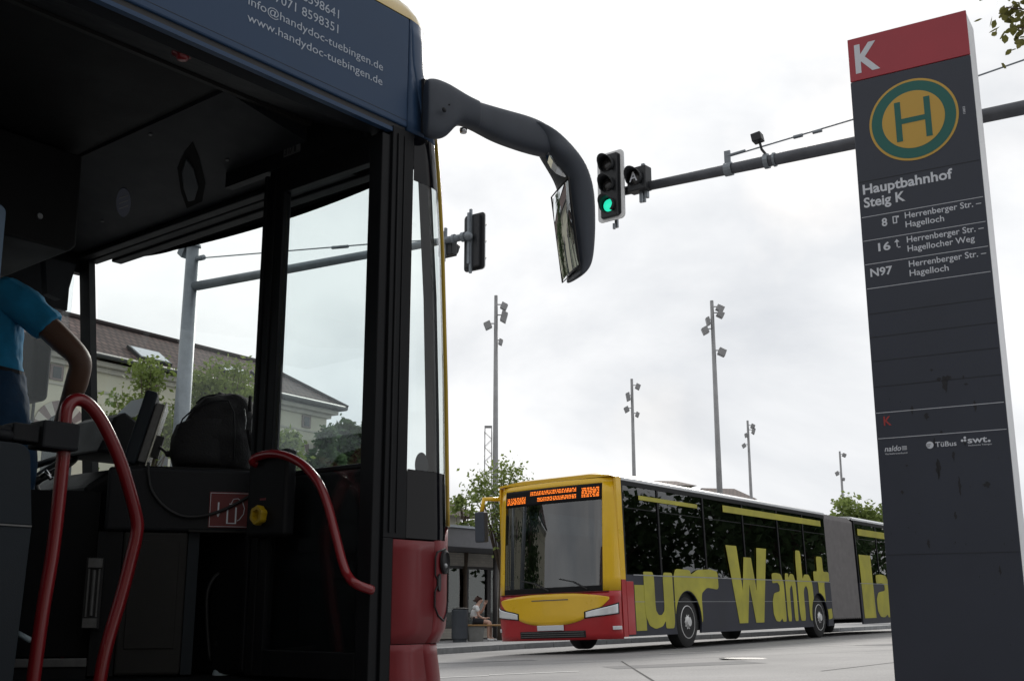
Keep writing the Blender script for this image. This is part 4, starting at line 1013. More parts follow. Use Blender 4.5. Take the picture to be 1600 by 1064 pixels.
cabobj('cabinet_post', MB().box((-.02, .02, .34), (xm-.002, .10, .893)), 'dark_trim', cab)
cabobj('cabinet_post', MB().box((xr+.002, .03, .34), (xr+.045, .30, .893)), 'slate_panel', cab)
cabobj('recess_wall', MB().box((xr+.046, .34, .34), (.80, .40, .893)), 'dark_trim', cab)
cabobj('recess_lip', MB().box((xr+.0, -.008, .893), (.80, .02, .902)), 'interior_gray', cab, bevel=.003)
# fire sign
a = dh(328, 768); b = dh(386, 825)
sgm = cabobj('fire_sign', MB().box((a.x, -.004, b.z), (a.x+(b.x-a.x)*1.03, -.0005, a.z)), 'sign_red', cab, bevel=.012)
wline = MB(); bx0, bx1, bz0, bz1 = a.x+.004, a.x+(b.x-a.x)*1.03-.004, b.z+.004, a.z-.004
for (p, q_) in (((bx0,bz0),(bx1,bz0+.0015)), ((bx0,bz1-.0015),(bx1,bz1)), ((bx0,bz0+.0015),(bx0+.0015,bz1-.0015)), ((bx1-.0015,bz0+.0015),(bx1,bz1-.0015))): wline.box((p[0], -.0055, p[1]), (q_[0], -.0041, q_[1]))
w_ = bx1-bx0; h_ = bz1-bz0
wline.prism([(bx0+w_*.16, bz0+h_*.42), (bx0+w_*.28, bz0+h_*.42), (bx0+w_*.22, bz0+h_*.28)], lambda p, q_, d: (p, d, q_), -.0055, -.0041); wline.box((bx0+w_*.20, -.0055, bz0+h_*.42), (bx0+w_*.24, -.0041, bz0+h_*.72))
for (p, q_) in (((.44,.12),(.48,.58)), ((.66,.12),(.70,.58)), ((.44,.09),(.70,.12)), ((.50,.66),(.64,.69)), ((.55,.58),(.59,.66))): wline.box((bx0+w_*p[0], -.0055, bz0+h_*p[1]), (bx0+w_*q_[0], -.0041, bz0+h_*q_[1]))
wline.tube([Vector((bx0+w_*p, -.005, bz0+h_*q_)) for p, q_ in ((.55,.70),(.60,.82),(.72,.84),(.84,.74),(.90,.55),(.88,.38),(.78,.22),(.72,.18))], .0017, 6)
cabobj('pictogram', wline, 'white_lettering', sgm)
# hinge on the cab door, step strip
a = dh(150, 872, -.02); b = dh(146, 980, -.02)
hgm = MB(); hx = a.x
hgm.box((hx-.026, -.03, a.z-.035), (hx+.026, -.012, a.z)); hgm.box((hx-.030, -.03, b.z), (hx+.022, -.012, b.z+.035)); hgm.box((hx-.024, -.022, b.z+.04), (hx-.018, -.015, a.z-.04)); hgm.box((hx+.014, -.022, b.z+.04), (hx+.02, -.015, a.z-.04)); hgm.tube([Vector((hx-.002, -.022, b.z+.045)), Vector((hx-.002, -.022, a.z-.045))], .0075, 10)
hgo = cabobj('door_hinge', MB().box((hx-.034, -.0118, b.z-.004), (hx+.03, .0, a.z+.004)), 'black_rubber', cab); cabobj('hinge_plate', hgm, 'dull_metal', hgo)
a = dh(135, 1028, -.02); 
cabobj('cab_step', MB().box((-1.1, -.02, a.z-.032), (a.x, .02, a.z)), 'dull_metal', cab, bevel=.003)
cabobj('cab_step_front', MB().box((-1.1, -.01, .33), (a.x, .6, a.z-.033)), 'dark_trim', cab)
cabobj('cab_door', MB().box((-1.0, .12, a.z+.002), (-.03, .16, 1.06)), 'black_frame', cab)
cabobj('handle', MB().tube([Vector(dh(64, 744, .0)), Vector(dh(72, 737, -.02)), Vector(dh(80, 748, -.03))], .009, 8), 'chrome', cab, smooth=True)
cabobj('lever', MB().tube([Vector(dh(26, 988, .06)), Vector(dh(48, 1000, .02))], .011, 8), 'pale_label', cab, smooth=True)
# cable
pts = [dh(u, v, -.012) for u, v in ((232,722),(232,742),(238,768),(258,792),(285,806),(315,806),(345,798),(370,786),(392,774))]
cabobj('cable', MB().tube(smooth_pts([Vector(p) for p in pts]), .0065, 8), 'black_rubber', cab, smooth=True)
# dashboard behind the cabinet
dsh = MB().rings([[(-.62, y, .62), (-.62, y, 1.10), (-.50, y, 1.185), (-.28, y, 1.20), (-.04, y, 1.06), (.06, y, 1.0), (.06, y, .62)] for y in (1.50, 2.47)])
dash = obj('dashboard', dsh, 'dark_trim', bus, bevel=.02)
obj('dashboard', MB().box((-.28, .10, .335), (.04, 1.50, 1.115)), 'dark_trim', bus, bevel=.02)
q = hit(186, 668, 1, 1.55); obj('instrument_hood', MB().rings([[Vector((q.x-.14, y, q.z-.13)), Vector((q.x-.07, y, q.z+.03)), Vector((q.x-.02, y, q.z+.06)), Vector((q.x+.10, y, q.z-.01)), Vector((q.x+.16, y, q.z-.13))] for y in (1.47, 1.8)]), 'dark_trim', dash, bevel=.012)
q = hit(208, 640, 1, 1.62); obj('paper', MB().obox((q.x, 1.62, q.z+.005), (.05, 0, .055), (0, .10, 0), (.001, 0, -.001)), 'paper', dash)
swc = Vector((-.70, 1.88, 1.16)); swn = Vector((-.5, 0, .86)).normalized(); swa = Vector((0,1,0)); swb = swn.cross(swa)
swm = MB().tube([swc + swa*(.225*math.cos(2*math.pi*k/40)) + swb*(.225*math.sin(2*math.pi*k/40)) for k in range(41)], .016, 10, cap=False)
for k in range(3):
    a_ = 2*math.pi*k/3 + .5; swm.tube([swc - swn*.04, swc + (swa*math.cos(a_) + swb*math.sin(a_))*.222], [.03, .014], 8)
swm.cyl(swc - swn*.05, swc - swn*.42, .04)
obj('steering_wheel', swm, 'black_rubber', dash, smooth=True)
# ticket printer seen from the side, leaning
T0 = dh(203, 729, .22); T1 = dh(240, 618, .22); ax_ = (T1-T0).normalized(); pr_ = Vector((ax_.z, 0, -ax_.x)); hl = (T1-T0).length/2; cc = (T0+T1)/2
tm = cabobj('ticket_printer', MB().obox(cc, ax_*hl, pr_*.026, Vector((0,.12,0))), 'slate_panel', cab, bevel=.012, seg=3)
cabobj('printer_back', MB().obox(cc + pr_*.046 - ax_*.01, ax_*(hl-.03), pr_*.018, Vector((0,.10,0))), 'dull_metal', tm, bevel=.005)
cabobj('printer_mount', MB().obox(cc + pr_*.082 - ax_*.05, ax_*.045, pr_*.017, Vector((0,.03,0))).cyl(cc + pr_*.09 - ax_*.05 + Vector((0,-.04,0)), cc + pr_*.13 - ax_*.07 + Vector((0,-.04,0)), .006).ball(cc + pr_*.135 - ax_*.07 + Vector((0,-.04,0)), .014), 'black_rubber', tm)
cabobj('printer_rail', MB().obox(cc + pr_*.068 - ax_*.02, ax_*(hl-.01), pr_*.003, Vector((0,.11,0))), 'chrome', tm)
# red entry rail with validator clamp
rp = [hit(u, v, 1, .80) for u, v in ((47,1100),(66,960),(84,850),(98,720),(101,665),(104,640),(113,627),(127,625),(143,636),(163,665),(187,718),(203,768),(214,812),(213,838),(205,872),(190,930),(172,990),(160,1040),(150,1100))]
rl = obj('entry_rail', MB().tube(smooth_pts([Vector(p) for p in rp], 5), .0235, 16), 'rail_red', bus, smooth=True)
a = hit(64, 656, 1, .77); b = hit(117, 706, 1, .77)
vb = MB().box((a.x, .745, b.z), (b.x, .85, a.z)); vo = obj('rail_clamp', vb, 'dark_gray_trim', rl, bevel=.008)
obj('clamp_arm', MB().box((a.x-.32, .77, b.z+.03), (a.x-.002, .83, a.z-.035)).box((a.x-.10, .76, b.z+.015), (a.x-.003, .84, a.z-.02)), 'dark_trim', vo, bevel=.006)
bt = MB()
for k in range(4): bt.box((b.x+.0005, .765, b.z+.012+k*.024), (b.x+.003, .775, b.z+.022+k*.024))
obj('button', bt, 'dull_metal', vo)
# partition panels at the left
q1 = hit(50, 700, 1, .72); q2 = hit(50, 822, 1, .72); q3 = hit(24, 1025, 1, .72)
def rpanel(x0, x1b, x1t, z0, z1, r, y0, y1, m, name, par=bus):
    P = [(x0, z0), (x1b, z0)] + [(x1t - r + r*math.cos(R(a_)), z1 - r + r*math.sin(R(a_))) for a_ in range(0, 91, 15)] + [(x0, z1)]
    return obj(name, MB().prism(P, lambda a, b, d: (a, d, b), y0, y1), m, par, bevel=.004)
rpanel(-1.95, q2.x, q1.x, q2.z+.003, hit(30, 692, 1, .72).z, .05, .72, .76, 'slate_panel', 'partition')
rpanel(-1.95, q3.x, q2.x, .34, q2.z-.003, .002, .722, .76, 'slate_panel', 'partition')
obj('partition_edge', MB().box((-1.95, .717, q2.z-.0028), (q2.x-.002, .76, q2.z+.0028)), 'dull_metal', bus)
obj('seat_knob', MB().ball(hit(0, 680, 1, .80), .045, 16, 10, (1.3,1,.6)), 'dark_gray_trim', bus, smooth=True)
a = hit(11, 322, 1, .90); b = hit(1, 440, 1, .90)
rpanel(-2.0, b.x, a.x, b.z-.1, a.z, .03, .90, .93, 'pale_blue_panel', 'driver_screen')
# driver's seat, far outside mirror
sp = hit(58, 578, 1, 2.72)
lm = obj('left_mirror', MB().box((sp.x-.05, 2.66, sp.z-.17), (sp.x+.05, 2.86, sp.z+.22)), mat('mirror_back', (.004, .004, .005), .7, spec=.1), bus, bevel=.03, seg=3)
obj('mirror_arm', MB().tube([Vector((sp.x, 2.75, sp.z+.2)), Vector((sp.x+.15, 2.70, 2.5)), Vector((-.05, 2.5, 2.62))], .03, 10), 'mirror_shell', lm, smooth=True)
obj('driver_seat', MB().box((-1.75, 1.62, .75), (-1.30, 2.12, .88)).box((-1.88, 1.62, .88), (-1.76, 2.12, 1.55)), 'black_cotton', bus, bevel=.04, seg=3)
for k in range(5):
    x = -3.2 - k*1.6
    for yy_ in (.15, 1.75):
        if k == 1 and yy_ < 1: pass
        so4 = obj('passenger_seat', MB().box((x, yy_, .80), (x+.42, yy_+.85, .88)), 'slate_panel', bus, bevel=.02); obj('seat_back', MB().box((x-.06, yy_, .885), (x-.005, yy_+.85, 1.45)), 'slate_panel', so4, bevel=.02)

# big right mirror
def vsec(u, vt, vb, y, hw, tx=1.0):
    a = hit(u, vt, 1, y); b = hit(u, vb, 1, y); c = (a+b)/2; hh = (a.z-b.z)/2
    side = Vector((.35, .94, 0)).normalized()
    return [c + side*(hw*sx) + Vector((0,0,hh*sz)) for sx, sz in ((-.6,1),(.6,1),(1,.62),(1,-.62),(.6,-1),(-.6,-1),(-1,-.62),(-1,.62))]
mnt = MB().rings([vsec(664, 126, 212, -.035, .028), vsec(666, 123, 215, -.037, .034), vsec(678, 122, 219, -.05, .036), vsec(694, 129, 218, -.065, .038), vsec(704, 135, 208, -.075, .040), vsec(714, 142, 195, -.082, .041), vsec(727, 151, 197, -.095, .043), vsec(742, 158.5, 204, -.11, .046), vsec(744, 159.5, 205, -.112, .046), vsec(744.5, 160, 204.5, -.112, .045)])
mount = obj('mirror_mount', mnt, 'mirror_shell', bus, auto=True)
obj('mount_plate', MB().box((-.168, -.012, 2.455), (-.13, .02, 2.69)), 'black_rubber', mount)
arm = MB().rings([vsec(712, 152, 190, -.085, .035), vsec(730, 156, 198, -.10, .040), vsec(745.5, 161.5, 206, -.112, .0435), vsec(758, 165, 213, -.12, .044), vsec(775, 170, 222, -.14, .046), vsec(800, 177, 231, -.16, .049), vsec(825, 184, 239, -.185, .051), vsec(846, 194, 244, -.205, .050), vsec(860, 204, 246, -.225, .045), vsec(870, 214, 244, -.24, .03)])
armo = obj('mirror_arm', arm, 'mirror_shell', mount, auto=True)
GN = Vector((.87, -.5, 0)); GA = Vector((.5, .87, 0))
def hsec(v, ug, ur, y, gw=.185, back=.85):
    g = hit(ug, v, 1, y); d = max(.012, (ur-ug)/300.0)
    P = [g - GN*.0, g + GN*d*.55 - GA*.004, g + GN*d*.88 + GA*.006, g + GN*d + GA*.035, g + GN*d*.98 + GA*gw*.5, g + GN*d*back + GA*gw*.85, g + GN*d*.5 + GA*gw*1.02, g + GA*gw*.99]
    return [Vector((p.x, p.y, g.z)) for p in P]
hs = MB().rings([hsec(186, 826, 846, -.215, .08), hsec(191, 830, 862, -.22, .10), hsec(199, 836, 876, -.228, .12), hsec(212, 846, 890, -.24, .14), hsec(226, 855, 903, -.26, .155), hsec(240, 866, 913, -.275, .17), hsec(256, 879, 921, -.29, .18), hsec(275, 889, 927, -.30), hsec(297, 892, 931, -.30), hsec(330, 896, 932, -.30), hsec(360, 900, 932, -.30), hsec(390, 904, 930, -.30), hsec(408, 906, 927, -.30, .180), hsec(421, 907, 920, -.30, .172), hsec(431, 905, 909, -.30, .15)])
hd_ = obj('mirror_head', hs, 'mirror_shell', mount, smooth=True)
for o_ in (hd_, armo, mount):
    for p in o_.data.polygons: p.use_smooth = True
    ss = o_.modifiers.new('round', 'SUBSURF'); ss.levels = 2; ss.render_levels = 2
def gpt(v, ug, t, off=.004):
    g = hit(ug, v, 1, -.30); p = g - GN*off + GA*(.185*t); return Vector((p.x, p.y, g.z))
mg = MB(); NG = 16      # slightly convex glass
for i in range(NG+1):
    for j in range(NG+1):
        q_, t_ = i/NG, j/NG; v_ = 281 + (413 + 8*t_ - 281)*q_ + 9*t_*(1-q_); ug = 890 + (906.5-890)*q_
        mg.v.append(tuple(gpt(v_, ug, .05 + .90*t_,   .003 + .005*(1-(2*t_-1)**2) + .006*(1-(2*q_-1)**2))))
for i in range(NG):
    for j in range(NG): k = i*(NG+1)+j; mg.f.append((k, k+1, k+NG+2, k+NG+1))
mgo = obj('mirror_glass', mg, 'mirror', hd_, smooth=True)
rimm = MB().tube([gpt(277, 889.5, .0), gpt(286, 889.5, 1.0), gpt(424, 907, .98), gpt(416, 907, .0), gpt(277, 889.5, .0)], .004, 6); obj('mirror_rim', rimm, 'black_rubber', hd_)
# wide angle mirror above
wa = MB(); wr = []
for t in range(7):
    tt_ = t/6
    wr.append([hit(848+tt_*38 - (1-b_)*6*math.sin(math.pi*tt_), 226+tt_*52 + (12 if b_ == 0 else 0)*math.sin(math.pi*tt_), 1, -.21-.06*tt_-.02*b_) for b_ in (0, .5, 1)])
for i in range(6):
    for j in range(2): wa.add([wr[i][j], wr[i+1][j], wr[i+1][j+1], wr[i][j+1]], [(0,1,2,3)])
obj('wide_mirror', wa, 'mirror', hd_, smooth=True)
bl = MB().ball(hit(694, 172, 1, -.105), .011, 12, 8, (1,.5,1)); 
for u, v in ((702,164),(720,171)): bl.ball(hit(u, v, 1, -.115), .004, 8, 6)
obj('bolt', bl, 'dark_gray_trim', mount, smooth=True)
obj('camera_eye', MB().lathe(hit(724, 205, 1, -.085), [(.002,-.008),(.014,-.008),(.016,.0),(.016,.01)], 'z', 16), 'chrome', mount, smooth=True)
# inspection badge on the windscreen
q = hit(659, 727, 1, .03)
bb = MB().prism([(q.x + .036*math.cos(2*math.pi*k/28), q.z + .050*math.sin(2*math.pi*k/28)) for k in range(28)], lambda a, b, d: (a, d, b), .03, .032)
obj('inspection_badge', bb, 'slate_panel', cgo)

# ------------------------------------------------------------------ backpack and fire extinguisher
def cabW(p):      # cabinet coordinates to world
    p = Vector(p); l = P1 + DE*p.x + DN*p.y; return AO + AX*l.x + AY*l.y + Vector((0,0,p.z))
bq = dh(330, 738, .20)
bp_ = thing('backpack', 'black nylon backpack standing on the cab counter inside the near bus', 'backpack', cabW((bq.x, .20, 1.160)), cab_a)
wv = (dh(396, 690, .15).x - dh(266, 690, .15).x)/2; hv = dh(330, 613, .15).z - 1.16
def bsec(z, w1, w2, d):
    P = []
    for k in range(20):
        a = 2*math.pi*k/20; c, s = math.cos(a), math.sin(a)
        P.append(Vector(((w2 if c > 0 else w1)*math.copysign(abs(c)**.6, c), d*math.copysign(abs(s)**.65, s), z)))
    return P
bm_ = MB().rings([bsec(0, wv*.80, wv*.95, .10), bsec(.012, wv*.92, wv, .13), bsec(hv*.25, wv*.99, wv, .15), bsec(hv*.5, wv*.86, wv*1.0, .145), bsec(hv*.68, wv*.70, wv*1.0, .13), bsec(hv*.84, wv*.48, wv*.97, .12), bsec(hv*.94, wv*.10, wv*.88, .10), bsec(hv*.985, -wv*.10, wv*.70, .06), bsec(hv, -wv*.2, wv*.5, .02)])
bo = obj('bag_body', bm_, 'bag_nylon', bp_, smooth=True)
txb = bpy.data.textures.new('lumps', 'CLOUDS'); txb.noise_scale = .07
for t_ in (1,):
    s5 = bo.modifiers.new('sub', 'SUBSURF'); s5.levels = 2; s5.render_levels = 2; d5 = bo.modifiers.new('lumps', 'DISPLACE'); d5.texture = txb; d5.strength = .035; d5.mid_level = .5
pk = MB().rings([[p + Vector((-.01, -.035, 0)) for p in bsec(z, wv*a, wv*.35, .115)] for z, a in ((.02, .82), (.06, .97), (hv*.4, .96), (hv*.55, .86), (hv*.62, .6))])
obj('front_pocket', pk, 'bag_nylon', bp_, smooth=True)
zp = MB().tube([Vector((wv*a, -.155+b, hv*c)) for a, b, c in ((-.85,.0,.45),(-.75,.01,.60),(-.5,.02,.74),(-.1,.02,.84),(.3,.02,.86),(.45,.0,.7),(.5,-.0,.4),(.5,.0,.1))], .0035, 6); obj('zip', zp, 'dark_gray_trim', bp_, smooth=True)
obj('handle', MB().tube(smooth_pts([Vector((wv*a, .03, hv*c)) for a, c in ((-.45,.88),(-.3,.96),(-.05,1.0),(.2,1.015),(.4,.99))]), .008, 8), 'bag_nylon', bp_, smooth=True)
cz = hv*.55; cx = wv*.82
obj('clip', MB().tube([Vector((cx-.022, -.15, cz+.07)), Vector((cx-.012, -.155, cz+.02)), Vector((cx-.015, -.155, cz-.02)), Vector((cx+.012, -.155, cz-.022)), Vector((cx+.012, -.155, cz+.02)), Vector((cx+.024, -.15, cz+.07))], .0028, 6), 'steel', bp_, smooth=True)
obj('strap', MB().tube([Vector((cx, -.145, hv*.92)), Vector((cx, -.16, cz+.06))], .008, 6).tube([Vector((cx, -.16, cz-.02)), Vector((cx+.02, -.165, .08))], .012, 6), 'bag_nylon', bp_, smooth=True)
fq = dh(360, 915, .16)
fe = thing('fire_extinguisher', 'red fire extinguisher with pale label in the dark recess under the cab counter', 'fire extinguisher', cabW((fq.x, .16, .335)), cab_a)
zt = fq.z - .335
obj('cylinder', MB().lathe((0,0,0), [(.002, 0), (.048, 0), (.052, .01), (.052, zt-.05), (.045, zt-.02), (.02, zt), (.016, zt+.02), (.002, zt+.02)], 'z', 28), 'extinguisher_red', fe, auto=True)
obj('label', MB().lathe((0,0,0), [(.0526, zt-.40), (.053, zt-.40), (.053, zt-.13), (.0526, zt-.13)], 'z', 28), 'pale_label', fe, auto=True)
obj('band', MB().lathe((0,0,0), [(.0532, zt-.24), (.055, zt-.24), (.055, zt-.22), (.0532, zt-.22)], 'z', 28), 'black_rubber', fe)
obj('valve', MB().box((-.012,-.012,zt+.02), (.012,.012,zt+.05)).obox((.03,0,zt+.06), (.05,0,.012), (0,.008,0), (0,0,.004)).obox((.03,0,zt+.035), (.045,0,-.006), (0,.008,0), (0,0,.004)), 'steel', fe)
obj('hose', MB().tube(smooth_pts([Vector((0,0,zt+.04)), Vector((-.05,-.02,zt+.05)), Vector((-.09,-.03,zt-.02)), Vector((-.085,-.03,zt-.15)), Vector((-.065,-.03,zt-.30))]), .008, 8), 'black_rubber', fe, smooth=True)

# ------------------------------------------------------------------ driver
def person(name, label, base, J, E, m='skin'):
    o = skin(name, [(Vector(p)-base, r) for p, r in J], E, m, None, 1); o.location = base
    return tag(o, label, 'person')
db = at(-5, 700, 4.78); db = Vector((db.x, 4.80, .55))
P = lambda u, v, Y: at(u, v, Y)
pel = P(-10, 618, 4.78); wst = P(-12, 560, 4.76); chs = P(-22, 500, 4.74); upc = P(-25, 468, 4.72); nck = P(-42, 436, 4.72); hdc = P(-52, 400, 4.72); hdt = P(-60, 365, 4.74)
shR = P(34, 473, 4.70); elR = P(129, 562, 4.76); foR = P(118, 605, 4.80); wrR = P(101, 642, 4.84); paR = P(96, 662, 4.87)
shL = P(-84, 478, 4.80); elL = P(-150, 560, 4.92); wrL = P(-120, 640, 5.02); paL = P(-112, 660, 5.05)
hR = P(22, 640, 4.78); hL = P(-42, 640, 4.84); kR = Vector((hR.x+.02, 4.84, 1.06)); kL = Vector((hL.x-.03, 4.90, 1.06)); aR = Vector((hR.x, 4.80, .63)); aL = Vector((hL.x-.05, 4.87, .63))
fwd = Vector((.3, .95, 0)).normalized()
J = [(pel,.08),(wst,.08),(chs,.085),(upc,.08),(nck,.052),(hdc,.085),(hdt,.075),
     (shR,.055),((shR+elR)/2,.060),(elR,.054),(foR,.052),(wrR,.033),(paR,.034),
     (shL,.055),((shL+elL)/2,.054),(elL,.047),((elL+wrL)/2,.042),(wrL,.029),(paL,.034),
     (hR,.06),(kR,.065),(aR,.042),(aR+fwd*.15+Vector((0,0,-.04)),.035),
     (hL,.06),(kL,.065),(aL,.042),(aL+fwd*.15+Vector((0,0,-.04)),.035), (hdc+fwd*.085+Vector((0,0,-.01)),.02)]
E_ = [(0,1),(1,2),(2,3),(3,4),(4,5),(5,6),(3,7),(7,8),(8,9),(9,10),(10,11),(11,12),(3,13),(13,14),(14,15),(15,16),(16,17),(17,18),(0,19),(19,20),(20,21),(21,22),(0,23),(23,24),(24,25),(25,26),(5,27)]
def fingers(base_i, pa, wr, outv, downv):
    ax = (pa-wr).normalized()
    for k in range(4):
        off_ = outv*(.024*(k-1.5)); L_f = (.030,.034,.032,.026)[k]
        i0 = len(J); J.append((pa + off_ + ax*.025, .010)); J.append((pa + off_*1.15 + ax*(.025+L_f) + downv*.006, .009)); J.append((pa + off_*1.2 + ax*(.035+L_f*1.5) + downv*.024, .008))
        E_.extend([(base_i, i0), (i0, i0+1), (i0+1, i0+2)])
    i0 = len(J); J.append((pa + outv*-.045 - ax*.005, .011)); J.append((pa + outv*-.062 + ax*.03, .009)); E_.extend([(base_i, i0), (i0, i0+1)])
fingers(12, paR, wrR, Vector((.8,-.6,0)).normalized(), Vector((0,.5,-.8)))
fingers(18, paL, wrL, Vector((.8,.6,0)).normalized(), Vector((0,.5,-.8)))
drv = person('person', 'driver in blue t-shirt and jeans standing in the cab of the near bus, arm bent', db, J, E_)
def cloth(name, J_, E2, m, base, par, lvl=1): 
    return skin(name, [(Vector(p)-base, r) for p, r in J_], E2, m, par, lvl)
slv = shR.lerp(elR, .40); slL = shL.lerp(elL, .42)
def folded(o, amp, size):
    tx = bpy.data.textures.new('folds', 'CLOUDS'); tx.noise_scale = size; tx.noise_depth = 2
    sb2 = o.modifiers.new('sub', 'SUBSURF'); sb2.levels = 2; sb2.render_levels = 2
    d = o.modifiers.new('folds', 'DISPLACE'); d.texture = tx; d.strength = amp; d.mid_level = .5
    return o
bk = Vector((.30, .954, 0)); rt = Vector((.954, -.30, 0))      # depth and width axes of the torso
def tring(u, v, hw, hd, tilt=0.0, n=20, Y=4.76):
    c = P(u, v, Y) - db; return [c + rt*(hw*math.cos(2*math.pi*k/n)) + bk*(hd*math.sin(2*math.pi*k/n)) + Vector((0,0,tilt*math.cos(2*math.pi*k/n))) for k in range(n)]
sh_ = MB().rings([tring(-14, 574, .148, .112, -.05), tring(-14, 566, .150, .114, -.045), tring(-15, 545, .146, .112, -.03), tring(-17, 520, .150, .116), tring(-20, 495, .165, .122), tring(-22, 474, .176, .122), tring(-22, 458, .168, .112), tring(-25, 446, .130, .095), tring(-30, 438, .085, .08), tring(-34, 432, .060, .060)])
def sleeve(sh, el, far, r0, r1):
    a_ = sh - db; b_ = el - db; return [a_.lerp(b_, t) + Vector((0,0,-.02)) if t < 0 else a_.lerp(b_, t) for t in (-.45, -.2, 0, .18, far-.02, far)], [r0*.8, r0*1.02, r0*1.04, r0*.99, r1, r1*1.02]
for q_ in (sleeve(shR, elR, .45, .078, .071), sleeve(shL, elL, .45, .078, .071)): sh_.tube(q_[0], q_[1], 16)
folded(obj('t_shirt', sh_, 'blue_shirt', drv, smooth=True), .030, .07)
jn_ = MB().rings([tring(-13, 560, .140, .106, -.03), tring(-12, 590, .150, .118, -.02), tring(-10, 620, .158, .126), tring(-9, 650, .155, .122), tring(-9, 672, .15, .112), tring(-9, 690, .12, .09)])
for h_, k_, a_ in ((hR, kR, aR), (hL, kL, aL)): jn_.tube([h_ + Vector((0,0,-.02)) - db, h_ + Vector((0,0,-.12)) - db, h_.lerp(k_, .6) - db, k_ - db, k_.lerp(a_, .5) - db, a_ + Vector((0,0,.0)) - db], [.085, .098, .088, .076, .070, .066], 16)
folded(obj('jeans', jn_, 'jeans', drv, smooth=True), .022, .08)
obj('belt', MB().rings([tring(-13, 571, .146, .111, -.03), tring(-13, 577, .148, .113, -.03)]), 'black_cotton', drv)
cloth('hair', [(hdc+Vector((0,0,.045))-fwd*.02,.088),(hdt-fwd*.015+Vector((0,0,.01)),.078)], [(0,1)], 'dark_hair', db, drv)
cloth('shoe', [(aR+Vector((0,0,-.02)),.05),(aR+fwd*.08+Vector((0,0,-.045)),.045),(aR+fwd*.20+Vector((0,0,-.05)),.036)], [(0,1),(1,2)], 'black_cotton', db, drv)
cloth('shoe', [(aL+Vector((0,0,-.02)),.05),(aL+fwd*.08+Vector((0,0,-.045)),.045),(aL+fwd*.20+Vector((0,0,-.05)),.036)], [(0,1),(1,2)], 'black_cotton', db, drv)

# ------------------------------------------------------------------ bench, bin, seated person
bn_z = gz(-1, 33) + .118
bc = at(743, 975, 33)
bench = thing('bench', 'concrete bench with wooden seat on the far platform, partly behind the moving bus', 'bench', (bc.x, 33, bn_z), R(8))
for x in (0, 1.5): obj('base', MB().rings([[(x-.19,-.2,0),(x+.19,-.2,0),(x+.19,.2,0),(x-.19,.2,0)], [(x-.24,-.22,.42),(x+.24,-.22,.42),(x+.24,.22,.42),(x-.24,.22,.42)]]), 'concrete', bench, bevel=.01)
obj('seat', MB().box((-.36,-.26,.422), (1.9,-.10,.465)).box((-.36,-.085,.422), (1.9,.085,.465)).box((-.36,.10,.422), (1.9,.26,.465)), 'bench_wood', bench, bevel=.006)
nb_ = at(718, 999, 32.6)
bi = thing('litter_bin', 'dark grey cylindrical litter bin beside the bench and seated person', 'bin', (nb_.x, 32.6, gz(nb_.x, 32.6)+.118))
obj('body', MB().lathe((0,0,0), [(.19,0),(.19,.09),(.225,.095),(.228,.84),(.235,.86),(.225,.88),(.21,.86),(.20,.6),(.002,.6)], 'z', 32), 'bin_gray', bi, auto=True)
obj('liner', MB().lathe((.03,0,0), [(.18,.84),(.215,.885),(.235,.895),(.225,.91),(.16,.915),(.10,.93),(.02,.90)], 'z', 24), 'black_rubber', bi, smooth=True)
sb_ = Vector((bc.x-.07, 32.98, bn_z))
V = lambda x, y, z: sb_ + Vector((x, y, z))
J = [(V(0,0,.565),.095),(V(.02,0,.70),.085),(V(.06,0,.86),.095),(V(.11,0,.97),.060),(V(.15,0,1.03),.042),(V(.19,0,1.11),.078),(V(.20,0,1.17),.070),
     (V(.10,-.15,.93),.046),(V(.16,-.17,.70),.038),(V(.26,-.14,.64),.032),(V(.36,-.08,.63),.024),(V(.40,-.06,.64),.026),
     (V(.10,.15,.93),.046),(V(.20,.18,.76),.038),(V(.29,.12,.90),.032),(V(.33,.06,1.00),.024),(V(.34,.05,1.03),.026),
     (V(.10,-.10,.55),.085),(V(.44,-.10,.53),.058),(V(.43,-.10,.10),.036),(V(.55,-.10,.05),.030),
     (V(.10,.10,.55),.085),(V(.48,.10,.53),.058),(V(.50,.10,.10),.036),(V(.62,.10,.05),.030),(V(.27,0,1.10),.016)]
E_ = [(0,1),(1,2),(2,3),(3,4),(4,5),(5,6),(3,7),(7,8),(8,9),(9,10),(10,11),(3,12),(12,13),(13,14),(14,15),(15,16),(0,17),(17,18),(18,19),(19,20),(0,21),(21,22),(22,23),(23,24),(5,25)]
fingers(11, V(.40,-.06,.64), V(.36,-.08,.63), Vector((0,1,0)), Vector((0,0,-1))); fingers(16, V(.34,.05,1.03), V(.33,.06,1.00), Vector((1,0,0)), Vector((0,0,1)))
bpn = person('person', 'seated person in white t-shirt and black shorts with tied dark red hair on the bench', sb_, J, E_, 'pale_skin')
cloth('t_shirt', [(V(.0,0,.60),.115),(V(.02,0,.72),.108),(V(.06,0,.86),.115),(V(.10,0,.95),.085),(V(.10,-.15,.93),.062),(V(.135,-.165,.80),.056),(V(.10,.15,.93),.062),(V(.15,.17,.82),.056)], [(0,1),(1,2),(2,3),(3,4),(4,5),(3,6),(6,7)], 'white_cotton', sb_, bpn)
cloth('shorts', [(V(-.02,0,.575),.11),(V(.10,-.10,.555),.095),(V(.34,-.10,.54),.078),(V(.10,.10,.555),.095),(V(.36,.10,.54),.078)], [(0,1),(1,2),(0,3),(3,4)], 'black_cotton', sb_, bpn)
cloth('hair', [(V(.15,0,1.14),.082),(V(.18,0,1.19),.078),(V(.08,0,1.13),.045),(V(.0,0,1.10),.03)], [(0,1),(0,2),(2,3)], 'hair', sb_, bpn)
